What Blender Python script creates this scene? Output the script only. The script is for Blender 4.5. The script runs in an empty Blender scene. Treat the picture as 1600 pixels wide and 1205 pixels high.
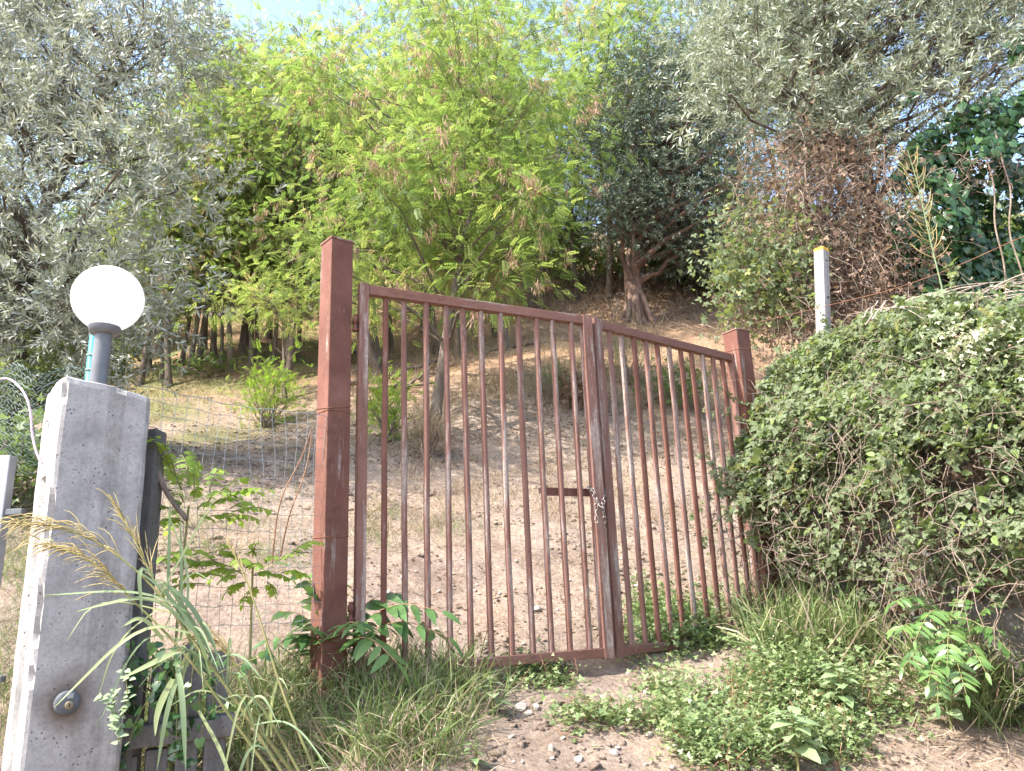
import bpy, bmesh, math, random
import numpy as np
from mathutils import Vector, Matrix

SC = bpy.context.scene
COL = SC.collection
rng = np.random.default_rng(7)
random.seed(7)

# ------------------------------------------------------------------ camera
PW, PH, PF = 1600.0, 1205.0, 1210.0
PITCH, ROLL = math.radians(15.0), math.radians(2.25)
EYE = np.array([0.0, 0.0, 1.55])
FWD = np.array([0, math.cos(PITCH), math.sin(PITCH)])
UP0 = np.array([0, -math.sin(PITCH), math.cos(PITCH)])
RGT = math.cos(ROLL) * np.array([1.0, 0, 0]) - math.sin(ROLL) * UP0
UPV = math.sin(ROLL) * np.array([1.0, 0, 0]) + math.cos(ROLL) * UP0
cam = bpy.data.cameras.new('camera')
cam.sensor_width = 36.0
cam.lens = 36.0 * PF / PW
cam.clip_start = 0.05
cam.clip_end = 2000
camo = bpy.data.objects.new('camera', cam)
COL.objects.link(camo)
camo.matrix_world = Matrix(((RGT[0], UPV[0], -FWD[0], EYE[0]), (RGT[1], UPV[1], -FWD[1], EYE[1]),
                            (RGT[2], UPV[2], -FWD[2], EYE[2]), (0, 0, 0, 1)))
SC.camera = camo

# ------------------------------------------------------------------ sky, sun, exposure
SUN_EL = math.radians(50)
SUN_AZ = math.atan2(-0.865, -0.50)           # from +Y, clockwise
w = bpy.data.worlds.new('World')
SC.world = w
w.use_nodes = True
nt = w.node_tree
nt.nodes.clear()
sky = nt.nodes.new('ShaderNodeTexSky')
sky.sky_type = 'NISHITA'
sky.sun_disc = False
sky.sun_elevation = SUN_EL
sky.sun_rotation = SUN_AZ
sky.air_density = 1.0
sky.dust_density = 2.5
bg = nt.nodes.new('ShaderNodeBackground')
bg.inputs[1].default_value = 0.15
out = nt.nodes.new('ShaderNodeOutputWorld')
nt.links.new(sky.outputs[0], bg.inputs[0])
nt.links.new(bg.outputs[0], out.inputs[0])
sun = bpy.data.lights.new('sun', 'SUN')
sun.energy = 3.0
sun.angle = math.radians(0.55)
sun.color = (1.0, 0.955, 0.89)
suno = bpy.data.objects.new('sun', sun)
COL.objects.link(suno)
S = Vector((math.sin(SUN_AZ) * math.cos(SUN_EL), math.cos(SUN_AZ) * math.cos(SUN_EL), math.sin(SUN_EL)))
suno.rotation_euler = S.to_track_quat('Z', 'Y').to_euler()
suno.location = (-8, 2, 12)
SC.view_settings.view_transform = 'Standard'
SC.view_settings.look = 'None'
SC.view_settings.gamma = 1.0
SC.view_settings.use_curve_mapping = False
SC.view_settings.exposure = 2.08
SC.cycles.max_bounces = 8
SC.cycles.diffuse_bounces = 3
SC.cycles.glossy_bounces = 2
SC.cycles.transmission_bounces = 6
SC.cycles.transparent_max_bounces = 4


# ------------------------------------------------------------------ helpers: pixels
def ray(x, y):
    return FWD + RGT * ((x - PW / 2) / PF) - UPV * ((y - PH / 2) / PF)


def at(x, y, Y):
    d = ray(x, y)
    return EYE + d * (Y / d[1])


# ------------------------------------------------------------------ helpers: noise
def _lat(ix, iy, s):
    h = (ix * 374761393 + iy * 668265263 + s * 982451653) & 0x7fffffff
    h = (h ^ (h >> 13)) * 1274126177 & 0x7fffffff
    return ((h ^ (h >> 16)) & 0xffff) / 65535.0


def vnoise(x, y, s=0):
    x = np.asarray(x, float); y = np.asarray(y, float)
    ix = np.floor(x).astype(np.int64); iy = np.floor(y).astype(np.int64)
    fx = x - ix; fy = y - iy
    fx = fx * fx * (3 - 2 * fx); fy = fy * fy * (3 - 2 * fy)
    a = _lat(ix, iy, s); b = _lat(ix + 1, iy, s); c = _lat(ix, iy + 1, s); d = _lat(ix + 1, iy + 1, s)
    return (a * (1 - fx) + b * fx) * (1 - fy) + (c * (1 - fx) + d * fx) * fy - 0.5


def fbm(x, y, s=0, o=4):
    r = 0; a = 1.0
    for k in range(o):
        r = r + a * vnoise(np.asarray(x) * 2 ** k + 17.3 * k, np.asarray(y) * 2 ** k - 9.1 * k, s + k)
        a *= 0.5
    return r


def sst(a, b, x):
    t = np.clip((np.asarray(x, float) - a) / (b - a), 0, 1)
    return t * t * (3 - 2 * t)


# ------------------------------------------------------------------ ground height
GL = np.array([-0.724, 3.61]); GM = np.array([0.435, 4.20])
GD = (GM - GL) / np.linalg.norm(GM - GL)
_PT = np.array([-30, -4.2, 0, 5.0, 6.1, 6.6, 7.2, 11, 14, 21, 30, 45, 300])
_PZ = np.array([0.0, 0.0, 1.14, 3.24, 3.72, 4.15, 4.72, 6.4, 8.0, 12.6, 18.0, 22.0, 26.0])


def gz(x, y, fine=True):
    x = np.asarray(x, float); y = np.asarray(y, float)
    far = sst(5, 13, y)
    t = (y - 3.97) - 0.5 * np.clip(x, -4, 4) * (1 - far)
    t = t + far * 0.55 * fbm(x * 0.35, y * 0.2, 3, 2) * 2
    z = np.interp(t, _PT, _PZ)
    z = z - 0.45 * sst(-0.55, -1.15, x) * (1 - sst(2.9, 3.9, y)) * sst(1.0, 2.0, y)
    z = z + 0.12 * np.exp(-((x - 1.6) ** 2 / 0.4 + (y - 4.2) ** 2 / 0.5))
    z = z + 0.55 * np.exp(-((x - 1.0) ** 2 / 5.0 + (y - 10.3) ** 2 / 2.2)) - 0.35 * sst(-2.2, -4.0, x) * sst(6.5, 8.5, y) * (1 - sst(11.5, 13.5, y))
    z = z + 0.30 * fbm(x * 0.5, y * 0.5, 11, 2) * sst(4.5, 8, y) + 0.05 * fbm(x * 1.3, y * 1.3, 21, 2)
    z = z + 1.6 * fbm(x * 0.05, y * 0.05, 31, 2) * sst(25, 60, y)
    if fine:
        near = 1 - sst(9, 16, y)
        z = z + near * (0.035 * fbm(x * 6, y * 6, 41, 3) + 0.018 * np.abs(fbm(x * 19, y * 19, 51, 2)))
    return z


def gp(px, py):
    """point of the ground seen at a pixel"""
    d = ray(px, py)
    Y = np.concatenate([np.arange(1.6, 14, 0.01), np.arange(14, 70, 0.1)])
    P = EYE[None] + d[None] * (Y / d[1])[:, None]
    hit = np.nonzero(P[:, 2] < gz(P[:, 0], P[:, 1]))[0]
    k = hit[0] if len(hit) else len(Y) - 1
    return P[k]


def on(x, y, dz=0.0):
    return np.array([x, y, float(gz(x, y)) + dz])


# ------------------------------------------------------------------ helpers: meshes
def mk(name, V, faces, mat, parent=None, smooth=False, attrs=None):
    """faces: an (M,k) array or a list of such arrays"""
    if isinstance(faces, np.ndarray):
        faces = [faces]
    me = bpy.data.meshes.new(name)
    V = np.asarray(V, np.float32)
    me.vertices.add(len(V))
    me.vertices.foreach_set('co', V.ravel())
    idx = np.concatenate([f.ravel() for f in faces]).astype(np.int32)
    tot = np.concatenate([np.full(len(f), f.shape[1]) for f in faces]).astype(np.int32)
    st = np.concatenate([[0], np.cumsum(tot)[:-1]]).astype(np.int32)
    me.loops.add(len(idx)); me.loops.foreach_set('vertex_index', idx)
    me.polygons.add(len(tot)); me.polygons.foreach_set('loop_start', st); me.polygons.foreach_set('loop_total', tot)
    if smooth:
        me.polygons.foreach_set('use_smooth', np.ones(len(tot), bool))
    for k, a in (attrs or {}).items():
        at_ = me.attributes.new(k, 'FLOAT', 'POINT')
        at_.data.foreach_set('value', np.asarray(a, np.float32))
    me.update(calc_edges=True)
    me.validate()
    me.materials.append(mat)
    return link(name, me, parent)


def link(name, data, parent=None):
    o = bpy.data.objects.new(name, data)
    COL.objects.link(o)
    if parent is not None:
        o.parent = parent
    return o


def thing(name, label, cat, loc=(0, 0, 0), rz=0.0, group=None):
    o = link(name, None)
    o.location = tuple(float(v) for v in loc)
    o.rotation_euler = (0, 0, rz)
    return tag(o, label, cat, group)


def tag(o, label, cat, group=None, kind=None):
    o['label'] = label
    o['category'] = cat
    if group: o['group'] = group
    if kind: o['kind'] = kind
    return o


def stuff(o):
    o['kind'] = 'stuff'
    return o


def structure(o, label=None, cat=None):
    o['kind'] = 'structure'
    if label: o['label'] = label
    if cat: o['category'] = cat
    return o


def norm(v):
    v = np.asarray(v, float)
    return v / np.maximum(np.linalg.norm(v, axis=-1, keepdims=True), 1e-9)


def tube(pts, rad, n=5, cap=False):
    pts = np.asarray(pts, float)
    m = len(pts)
    rad = np.broadcast_to(np.asarray(rad, float), (m,))
    tan = norm(np.gradient(pts, axis=0))
    ref = np.array([0, 0, 1.0]) if abs(tan[:, 2]).mean() < 0.8 else np.array([1.0, 0, 0])
    u = norm(np.cross(tan, ref)); v = np.cross(tan, u)
    a = np.arange(n) * 2 * math.pi / n
    V = pts[:, None] + rad[:, None, None] * (np.cos(a)[None, :, None] * u[:, None] + np.sin(a)[None, :, None] * v[:, None])
    V = V.reshape(-1, 3)
    i = np.arange(m - 1)[:, None] * n; j = np.arange(n)[None]; j2 = (j + 1) % n
    Fq = np.stack([i + j, i + j2, i + n + j2, i + n + j], -1).reshape(-1, 4)
    if cap:
        c0 = len(V)
        V = np.concatenate([V, pts[:1], pts[-1:]])
        jj = np.arange(n); j2 = (jj + 1) % n
        b = (m - 1) * n
        Ft = np.concatenate([np.stack([np.full(n, c0), j2, jj], -1), np.stack([np.full(n, c0 + 1), b + jj, b + j2], -1)])
        return V, [Fq, Ft]
    return V, [Fq]


class Bag:
    """collects pieces of one mesh"""
    def __init__(self):
        self.V = []; self.F = {}; self.T = []; self.n = 0

    def add(self, V, F, t=0.5):
        if isinstance(F, np.ndarray): F = [F]
        self.V.append(np.asarray(V, float))
        for f in F:
            self.F.setdefault(f.shape[1], []).append(f + self.n)
        self.T.append(np.broadcast_to(np.asarray(t, float), (len(V),)))
        self.n += len(V)
        return self

    def tube(self, pts, rad, n=5, t=0.5, cap=False):
        V, F = tube(pts, rad, n, cap)
        return self.add(V, F, t)

    def build(self, name, mat, parent=None, smooth=False):
        return mk(name, np.concatenate(self.V), [np.concatenate(f) for f in self.F.values()], mat, parent, smooth,
                  {'tint': np.concatenate(self.T)})


def scatter(tpl, pos, d, up, sc, tint):
    """copies of a small template (V,F): x axis along d, z axis towards up"""
    TV, TF = tpl
    d = norm(d); y = norm(np.cross(up, d)); z = np.cross(d, y)
    N, k = len(pos), len(TV)
    sc = np.broadcast_to(np.asarray(sc, float), (N,))
    V = pos[:, None] + sc[:, None, None] * (TV[None, :, 0:1] * d[:, None] + TV[None, :, 1:2] * y[:, None] + TV[None, :, 2:3] * z[:, None])
    TF = TF if isinstance(TF, list) else [TF]
    F = [(f[None] + (np.arange(N) * k)[:, None, None]).reshape(-1, f.shape[1]) for f in TF]
    return V.reshape(-1, 3), F, np.repeat(np.broadcast_to(tint, (N,)), k)


def rdir(n, r=None):
    r = r or rng
    return norm(r.normal(size=(n, 3)))


# ------------------------------------------------------------------ leaf templates
def kite(L=1.0, W=0.4, p=0.45, fold=0.0):
    V = np.array([[0, 0, 0], [L * p, W / 2, fold], [L, 0, 0], [L * p, -W / 2, fold]], float)
    return V, np.array([[0, 1, 2, 3]])


def xf(V, pos, d, up):
    d = norm(np.array(d, float)); y = norm(np.cross(up, d)); z = np.cross(d, y)
    return np.array(pos) + V[:, :1] * d + V[:, 1:2] * y + V[:, 2:3] * z


def tpl_robinia(pairs=6):
    V = []; F = []; n = 0
    for k in range(pairs + 1):
        x = 0.15 + 0.85 * k / pairs
        z = -0.28 * x * x
        for s in ((1, -1) if k < pairs else (0,)):
            kv, kf = kite(0.25, 0.135, 0.55, 0.012)
            dd = (0.35, s * 0.92, -0.22) if s else (1, 0, -0.5)
            V.append(xf(kv, (x, 0, z), dd, (0.1, 0, 1))); F.append(kf + n); n += 4
    V.append(np.array([[0, -.006, 0], [0, .006, 0], [.5, .006, -.07], [.5, -.006, -.07]])); F.append(np.array([[0, 1, 2, 3]]) + n); n += 4
    return np.concatenate(V), np.concatenate(F)


def tpl_twig(pairs=6, L=0.36, W=0.085, ang=0.75, seed=1):
    r = np.random.default_rng(seed)
    V = []; F = []; n = 0
    for k in range(pairs + 1):
        x = 0.08 + 0.8 * k / pairs
        a0 = (k % 2) * math.pi / 2 + r.uniform(-.4, .4)
        for s in (0, 1):
            a = a0 + s * math.pi
            dd = np.array([math.cos(ang), math.sin(ang) * math.cos(a), math.sin(ang) * math.sin(a)]) + r.normal(size=3) * .12
            kv, kf = kite(L * r.uniform(.8, 1.15), W, 0.5, 0.01)
            V.append(xf(kv, (x, 0, 0), dd, r.normal(size=3))); F.append(kf + n); n += 4
    V.append(np.array([[0, -.008, 0], [0, .008, 0], [.9, .004, 0], [.9, -.004, 0]])); F.append(np.array([[0, 1, 2, 3]]) + n)
    return np.concatenate(V), np.concatenate(F)


def tpl_three(L=1.0, W=0.55):
    V = []; F = []
    for i, a in enumerate((0, 1.15, -1.15)):
        kv, kf = kite(L if i == 0 else L * .82, W, 0.42, 0.06)
        V.append(xf(kv, (0.12 if i == 0 else 0, 0, 0), (math.cos(a), math.sin(a), -0.12), (0, 0, 1))); F.append(kf + 4 * i)
    return np.concatenate(V), np.concatenate(F)


def tpl_heart():
    V = np.array([[0, 0, 0], [-.18, .28, -.03], [.08, .5, -.06], [.55, .33, -.04], [1, 0, -.12], [.55, -.33, -.04], [.08, -.5, -.06], [-.18, -.28, -.03], [.45, 0, .05]])
    F = np.array([[0, 8, 2, 1], [8, 4, 3, 2], [0, 7, 6, 8], [8, 6, 5, 4]])[:, ::-1]
    return V, F


def tpl_blade(bend=0.6, w=0.03, seg=4):
    t = np.linspace(0, 1, seg + 1)
    a = bend * t * t * 1.6
    x = np.cumsum(np.concatenate([[0], np.cos(a[1:]) / seg])); z = np.cumsum(np.concatenate([[0], np.sin(a[1:]) / seg]))
    ww = w * (1 - t ** 1.7) * (0.6 + t * 0.8).clip(0, 1) / 2 + w * .02
    V = np.stack([np.concatenate([x, x]), np.concatenate([ww, -ww]), np.concatenate([-z, -z])], -1)
    m = seg + 1
    F = np.array([[i, i + 1, m + i + 1, m + i] for i in range(seg)])
    return V, F


def tpl_pods():
    r = np.random.default_rng(3)
    V = []; F = []
    for k in range(7):
        kv, kf = kite(r.uniform(.7, 1.0), 0.17, 0.5, 0)
        V.append(xf(kv, r.normal(size=3) * .2, (r.normal() * .3, r.normal() * .3, -1), r.normal(size=3))); F.append(kf + 4 * k)
    return np.concatenate(V), np.concatenate(F)


def tpl_lump(seed=0):
    V = np.array([[1, 0, 0], [-1, 0, 0], [0, 1, 0], [0, -1, 0], [0, 0, 1], [0, 0, -1]], float)
    V = V * np.random.default_rng(seed).uniform(.6, 1.2, (6, 1)) * np.array([1, 1, .6])
    F = np.array([[0, 2, 4], [2, 1, 4], [1, 3, 4], [3, 0, 4], [2, 0, 5], [1, 2, 5], [3, 1, 5], [0, 3, 5]])
    return V, F


def ovate(L, W, seg=5, curl=.25, fold=.12, lob=0.0):
    """a leaf with a midrib fold: 3 rows of vertices"""
    t = np.linspace(0, 1, seg + 1)
    wd = W / 2 * np.sin(math.pi * t ** .75) ** .8
    wd = wd * (1 + lob * np.cos(t * 22))
    wd[0] = wd[-1] = W * .015
    z = -curl * L * t * t
    V = np.concatenate([np.stack([t * L, wd, z + fold * wd], -1), np.stack([t * L, 0 * t, z], -1), np.stack([t * L, -wd, z + fold * wd], -1)])
    m = seg + 1
    F = np.concatenate([np.array([[m + i, m + i + 1, i + 1, i] for i in range(seg)]), np.array([[2 * m + i, 2 * m + i + 1, m + i + 1, m + i] for i in range(seg)])])
    return V, F


# ------------------------------------------------------------------ materials
class N:
    def __init__(self, name):
        self.m = bpy.data.materials.new(name)
        self.m.use_nodes = True
        self.t = self.m.node_tree
        self.b = self.t.nodes['Principled BSDF']
        self.o = self.t.nodes['Material Output']

    def new(self, typ, **kw):
        n = self.t.nodes.new(typ)
        for k, v in kw.items():
            setattr(n, k, v)
        return n

    def ln(self, a, b):
        self.t.links.new(a, b)

    def noise(self, scale, vec=None, detail=6, rough=0.6, stretch=None):
        n = self.new('ShaderNodeTexNoise')
        n.inputs['Scale'].default_value = scale
        n.inputs['Detail'].default_value = detail
        n.inputs['Roughness'].default_value = rough
        if vec is None:
            vec = self.coord('Object')
        if stretch:
            mp = self.new('ShaderNodeMapping')
            mp.inputs['Scale'].default_value = stretch
            self.ln(vec, mp.inputs[0]); vec = mp.outputs[0]
        self.ln(vec, n.inputs['Vector'])
        return n.outputs['Fac']

    def coord(self, which):
        if which == 'Position':
            return self.new('ShaderNodeNewGeometry').outputs['Position']
        return self.new('ShaderNodeTexCoord').outputs[which]

    def ramp(self, fac, stops):
        r = self.new('ShaderNodeValToRGB')
        el = r.color_ramp.elements
        while len(el) < len(stops): el.new(0.5)
        for e, (p, c) in zip(el, stops):
            e.position = p
            e.color = (c, c, c, 1) if isinstance(c, (int, float)) else (*c, 1)
        self.ln(fac, r.inputs[0])
        return r.outputs[0]

    def mix(self, f, a, b, mode='MIX'):
        n = self.new('ShaderNodeMixRGB', blend_type=mode)
        for i, v in ((0, f), (1, a), (2, b)):
            if isinstance(v, bpy.types.NodeSocket): self.ln(v, n.inputs[i])
            elif isinstance(v, (int, float)): n.inputs[i].default_value = v if i == 0 else (v, v, v, 1)
            else: n.inputs[i].default_value = (*v, 1)
        return n.outputs[0]

    def math(self, op, a, b=0.0):
        n = self.new('ShaderNodeMath', operation=op)
        for i, v in ((0, a), (1, b)):
            if isinstance(v, bpy.types.NodeSocket): self.ln(v, n.inputs[i])
            else: n.inputs[i].default_value = v
        return n.outputs[0]

    def bump(self, h, dist=0.01, strength=1.0):
        b = self.new('ShaderNodeBump')
        b.inputs['Distance'].default_value = dist
        b.inputs['Strength'].default_value = strength
        self.ln(h, b.inputs['Height'])
        self.ln(b.outputs[0], self.b.inputs['Normal'])

    def done(self, col, rough=0.8, spec=0.3):
        if isinstance(col, bpy.types.NodeSocket): self.ln(col, self.b.inputs['Base Color'])
        else: self.b.inputs['Base Color'].default_value = (*col, 1)
        self.b.inputs['Roughness'].default_value = rough
        self.b.inputs['Specular IOR Level'].default_value = spec
        return self.m


def leafmat(name, stops, under=None, trans=0.4, rough=0.5, spec=0.35, tcol=1.15):
    n = N(name)
    a = n.new('ShaderNodeAttribute', attribute_name='tint')
    col = n.ramp(a.outputs['Fac'], stops)
    if under:
        g = n.new('ShaderNodeNewGeometry')
        col = n.mix(g.outputs['Backfacing'], col, under)
    n.done(col, rough, spec)
    tr = n.new('ShaderNodeBsdfTranslucent')
    n.ln(n.mix(1.0, col, (tcol, tcol, tcol * .75), 'MULTIPLY'), tr.inputs[0])
    ms = n.new('ShaderNodeMixShader')
    ms.inputs[0].default_value = trans
    n.ln(n.b.outputs[0], ms.inputs[1]); n.ln(tr.outputs[0], ms.inputs[2])
    n.ln(ms.outputs[0], n.o.inputs[0])
    return n.m


def woodmat(name, c1, c2, c3, sc=9.0, bump=0.02):
    n = N(name)
    p = n.coord('Position')
    f = n.noise(sc, p, 8, 0.65, (1, 1, 0.25))
    col = n.ramp(f, [(0.3, c1), (0.5, c2), (0.72, c3)])
    n.bump(n.noise(sc * 3, p, 6, 0.7, (1, 1, 0.2)), bump)
    return n.done(col, 0.9, 0.15)


M = {}
M['robinia'] = leafmat('robinia_leaf', [(0.0, (.085, .145, .04)), (.35, (.15, .225, .058)), (.7, (.22, .285, .078)), (.93, (.31, .325, .115)), (1.0, (.40, .32, .17))], trans=.54, tcol=1.4)
M['robinia_young'] = leafmat('young_robinia_leaf', [(0, (.19, .30, .045)), (1, (.30, .40, .075))], trans=.58, tcol=1.35)
M['pods'] = leafmat('dry_seed_pod', [(0, (.30, .17, .11)), (1, (.50, .34, .24))], trans=.25, rough=.7)
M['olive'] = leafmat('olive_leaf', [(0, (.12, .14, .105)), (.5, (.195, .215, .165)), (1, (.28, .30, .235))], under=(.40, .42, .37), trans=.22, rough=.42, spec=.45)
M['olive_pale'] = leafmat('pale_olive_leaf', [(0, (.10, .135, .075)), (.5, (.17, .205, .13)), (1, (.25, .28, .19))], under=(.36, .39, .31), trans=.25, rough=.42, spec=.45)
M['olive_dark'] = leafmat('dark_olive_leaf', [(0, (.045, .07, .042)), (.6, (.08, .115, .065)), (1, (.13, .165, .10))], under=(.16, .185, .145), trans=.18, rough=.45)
M['bramble'] = leafmat('hedge_leaf', [(0, (.085, .135, .04)), (.5, (.165, .225, .07)), (.85, (.245, .29, .10)), (1, (.38, .36, .17))], under=(.17, .21, .11), trans=.40, rough=.5, spec=.28)
M['ivy'] = leafmat('ivy_leaf', [(0, (.018, .05, .018)), (.7, (.045, .105, .035)), (1, (.10, .19, .05))], trans=.2, rough=.3, spec=.55)
M['dead_leaf'] = leafmat('dead_leaf', [(0, (.12, .078, .058)), (.5, (.235, .16, .118)), (1, (.40, .30, .225))], trans=.3, rough=.8, spec=.1)
M['grass'] = leafmat('green_grass', [(0, (.08, .13, .04)), (.45, (.15, .205, .07)), (.75, (.24, .27, .12)), (1, (.42, .36, .21))], trans=.35, rough=.5)
M['straw'] = leafmat('dry_grass', [(0, (.20, .145, .095)), (.5, (.35, .27, .185)), (1, (.50, .42, .31))], trans=.25, rough=.75, spec=.15)
M['reed'] = leafmat('reed_leaf', [(0, (.17, .24, .13)), (.5, (.25, .32, .17)), (1, (.38, .42, .20))], trans=.35, rough=.45)
M['plume'] = leafmat('grass_plume', [(0, (.30, .24, .10)), (1, (.52, .42, .20))], trans=.35, rough=.7)
M['ailanthus'] = leafmat('pinnate_leaf', [(0, (.05, .12, .035)), (.6, (.10, .19, .055)), (.9, (.17, .27, .07)), (1, (.38, .38, .05))], under=(.14, .21, .12), trans=.35, rough=.35, spec=.5)
M['broad'] = leafmat('broad_weed_leaf', [(0, (.19, .28, .125)), (1, (.29, .38, .20))], under=(.27, .34, .21), trans=.35, rough=.45)
M['purslane'] = leafmat('ground_cover_leaf', [(0, (.12, .185, .065)), (.6, (.20, .265, .105)), (1, (.33, .37, .20))], trans=.3, rough=.4, spec=.5)
M['flower'] = leafmat('cream_blossom', [(0, (.45, .46, .28)), (1, (.66, .64, .45))], trans=.3, rough=.7)
M['bark'] = woodmat('grey_bark', (.07, .052, .04), (.14, .108, .085), (.23, .185, .15))
M['bark_olive'] = woodmat('olive_bark', (.055, .042, .035), (.13, .10, .08), (.24, .19, .16), 6.0, .04)
M['bark_red'] = woodmat('reddish_brown_bark', (.09, .06, .045), (.20, .13, .10), (.33, .24, .19), 6.0, .05)
M['twig'] = woodmat('dry_twig', (.16, .12, .09), (.27, .205, .16), (.40, .33, .27), 20)
M['pale_vine'] = woodmat('bleached_vine', (.26, .20, .15), (.40, .33, .27), (.55, .48, .42), 30)
M['stem'] = woodmat('green_stem', (.13, .15, .05), (.2, .2, .08), (.30, .24, .12), 30, .002)
M['red_stem'] = woodmat('reddish_stem', (.28, .13, .07), (.36, .2, .12), (.42, .27, .17), 30, .002)


def soilmat():
    n = N('dry_soil')
    p = n.coord('Position')
    big = n.noise(0.35, p, 4, .55)
    mid = n.noise(3.2, p, 8, .65)
    fine = n.noise(38, p, 8, .7)
    col = n.ramp(fine, [(.28, (.12, .086, .066)), (.45, (.24, .183, .145)), (.6, (.32, .255, .206)), (.8, (.42, .35, .29))])
    straw = n.ramp(n.noise(70, p, 4, .6, (1, .35, 1)), [(.35, (.21, .15, .105)), (.6, (.39, .31, .235))])
    col = n.mix(n.ramp(mid, [(.45, 0.0), (.62, .6)]), col, straw)
    # far slope: leaf litter and dry grass; green flush on the terrace to the left
    sep = n.new('ShaderNodeSeparateXYZ'); n.ln(p, sep.inputs[0])
    litter = n.ramp(n.noise(24, p, 8, .7), [(.3, (.125, .078, .048)), (.52, (.29, .19, .118)), (.75, (.43, .31, .205))])
    far = n.new('ShaderNodeMapRange'); far.inputs[1].default_value = 10.4; far.inputs[2].default_value = 12.0
    n.ln(n.math('ADD', sep.outputs[1], n.math('MULTIPLY', big, 1.0)), far.inputs[0])
    col = n.mix(far.outputs[0], col, litter)
    green = n.ramp(n.noise(30, p, 6, .7), [(.35, (.10, .12, .04)), (.65, (.21, .20, .085))])
    gx = n.new('ShaderNodeMapRange'); gx.inputs[1].default_value = -2.5; gx.inputs[2].default_value = -4.0
    n.ln(sep.outputs[0], gx.inputs[0])
    gm = n.math('MULTIPLY', n.ramp(n.noise(0.9, p, 5, .6), [(.42, 0.0), (.6, .85)]), gx.outputs[0])
    col = n.mix(gm, col, green)
    patch = n.ramp(n.noise(1.7, p, 7, .68), [(.34, (.66, .62, .6)), (.5, (1.0, 1.0, 1.0)), (.66, (1.1, 1.03, .97))])
    col = n.mix(1.0, col, patch, 'MULTIPLY')
    h = n.math('ADD', n.noise(45, p, 8, .75), n.math('MULTIPLY', n.noise(11, p, 4, .6), 1.5))
    n.bump(h, .022, .9)
    return n.done(col, .95, .1)


def rustmat(name='red_oxide_paint', wear=0.0, ax=2, fade=0.0):
    st1 = [1, 1, 1]; st1[ax] = .16
    st2 = [3, 3, 3]; st2[ax] = .32
    n = N(name)
    p = n.coord('Object')
    oi = n.new('ShaderNodeObjectInfo')
    va = n.new('ShaderNodeVectorMath', operation='ADD')
    cb = n.new('ShaderNodeCombineXYZ')
    n.ln(n.math('MULTIPLY', oi.outputs['Random'], 37.0), cb.inputs[2]); n.ln(n.math('MULTIPLY', oi.outputs['Random'], 11.0), cb.inputs[0])
    n.ln(p, va.inputs[0]); n.ln(cb.outputs[0], va.inputs[1])
    p = va.outputs[0]
    base = n.ramp(n.noise(5, p, 6, .6), [(.3, (.118, .050, .037)), (.55, (.162, .072, .053)), (.8, (.215, .108, .082))])
    if fade: base = n.mix(fade, base, (.24, .15, .125))
    rust = n.ramp(n.noise(40, p, 6, .7), [(.3, (.085, .042, .032)), (.7, (.20, .098, .065))])
    col = n.mix(n.ramp(n.noise(16, p, 8, .7, st1), [(.5, 0.0), (.63, .85)]), base, rust)
    grey = n.ramp(n.noise(60, p, 4, .6), [(.3, (.22, .17, .145)), (.7, (.37, .32, .285))])
    col = n.mix(n.ramp(n.noise(7, p, 9, .72, st2), [(.60 - wear, 0.0), (.70 - wear, .9)]), col, grey)
    n.bump(n.noise(70, p, 6, .7), .0025, .8)
    m = n.done(col, .8, .18)
    return m


def concmat(name, tone=1.0, stain=None, warm=0.0):
    n = N(name)
    p = n.coord('Object')
    f = n.noise(7, p, 8, .65)
    c = [(a * tone, b * tone, d * tone) for a, b, d in ((.25, .235, .225), (.38, .36, .345), (.47, .45, .43))]
    col = n.ramp(f, [(.3, c[0]), (.52, c[1]), (.75, c[2])])
    streak = n.mix(1.0, n.ramp(n.noise(7, p, 5, .55, (2.4, 2.4, .05)), [(.5, 0.0), (.62, .75)]), n.ramp(n.noise(60, p, 5, .7, (1, 1, .5)), [(.35, .35), (.6, 1.0)]), 'MULTIPLY')
    col = n.mix(streak, col, (.22 * tone, .205 * tone, .19 * tone))
    vor = n.new('ShaderNodeTexVoronoi'); vor.inputs['Scale'].default_value = 60
    n.ln(p, vor.inputs['Vector'])
    pit = n.ramp(vor.outputs['Distance'], [(.10, 0.0), (.2, 1.0)])
    pm = n.ramp(n.noise(14, p, 3, .5), [(.52, 1.0), (.58, 0.0)])
    pit = n.mix(1.0, pit, pm, 'LIGHTEN')
    col = n.mix(pit, (.12, .11, .10), col)
    if stain:
        vm = n.new('ShaderNodeVectorMath', operation='DISTANCE')
        mp = n.new('ShaderNodeMapping'); mp.inputs['Scale'].default_value = (1, 1, .7)
        n.ln(p, mp.inputs[0]); n.ln(mp.outputs[0], vm.inputs[0])
        vm.inputs[1].default_value = (stain[0], stain[1], stain[2] * .7)
        dd = n.math('ADD', vm.outputs['Value'], n.math('MULTIPLY', n.noise(12, p, 4), .06))
        col = n.mix(n.ramp(dd, [(.07, .75), (.125, 0.0)]), col, (.14, .10, .075))
    grain = n.ramp(n.noise(110, p, 5, .7), [(.34, .8), (.5, 1.0), (.68, 1.08)])
    col = n.mix(1.0, col, grain, 'MULTIPLY')
    h = n.math('ADD', n.math('MULTIPLY', n.noise(60, p, 8, .75), .6), pit)
    n.bump(h, .004, .9)
    return n.done(col, .92, .15)


def plain(name, col, rough=.5, spec=.4, metal=0.0, var=.25, sc=30):
    n = N(name)
    f = n.noise(sc, None, 6, .65)
    lo = tuple(c * (1 - var) for c in col); hi = tuple(min(1, c * (1 + var)) for c in col)
    n.b.inputs['Metallic'].default_value = metal
    n.bump(n.noise(sc * 4), .0008, .5)
    return n.done(n.ramp(f, [(.35, lo), (.65, hi)]), rough, spec)


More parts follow.
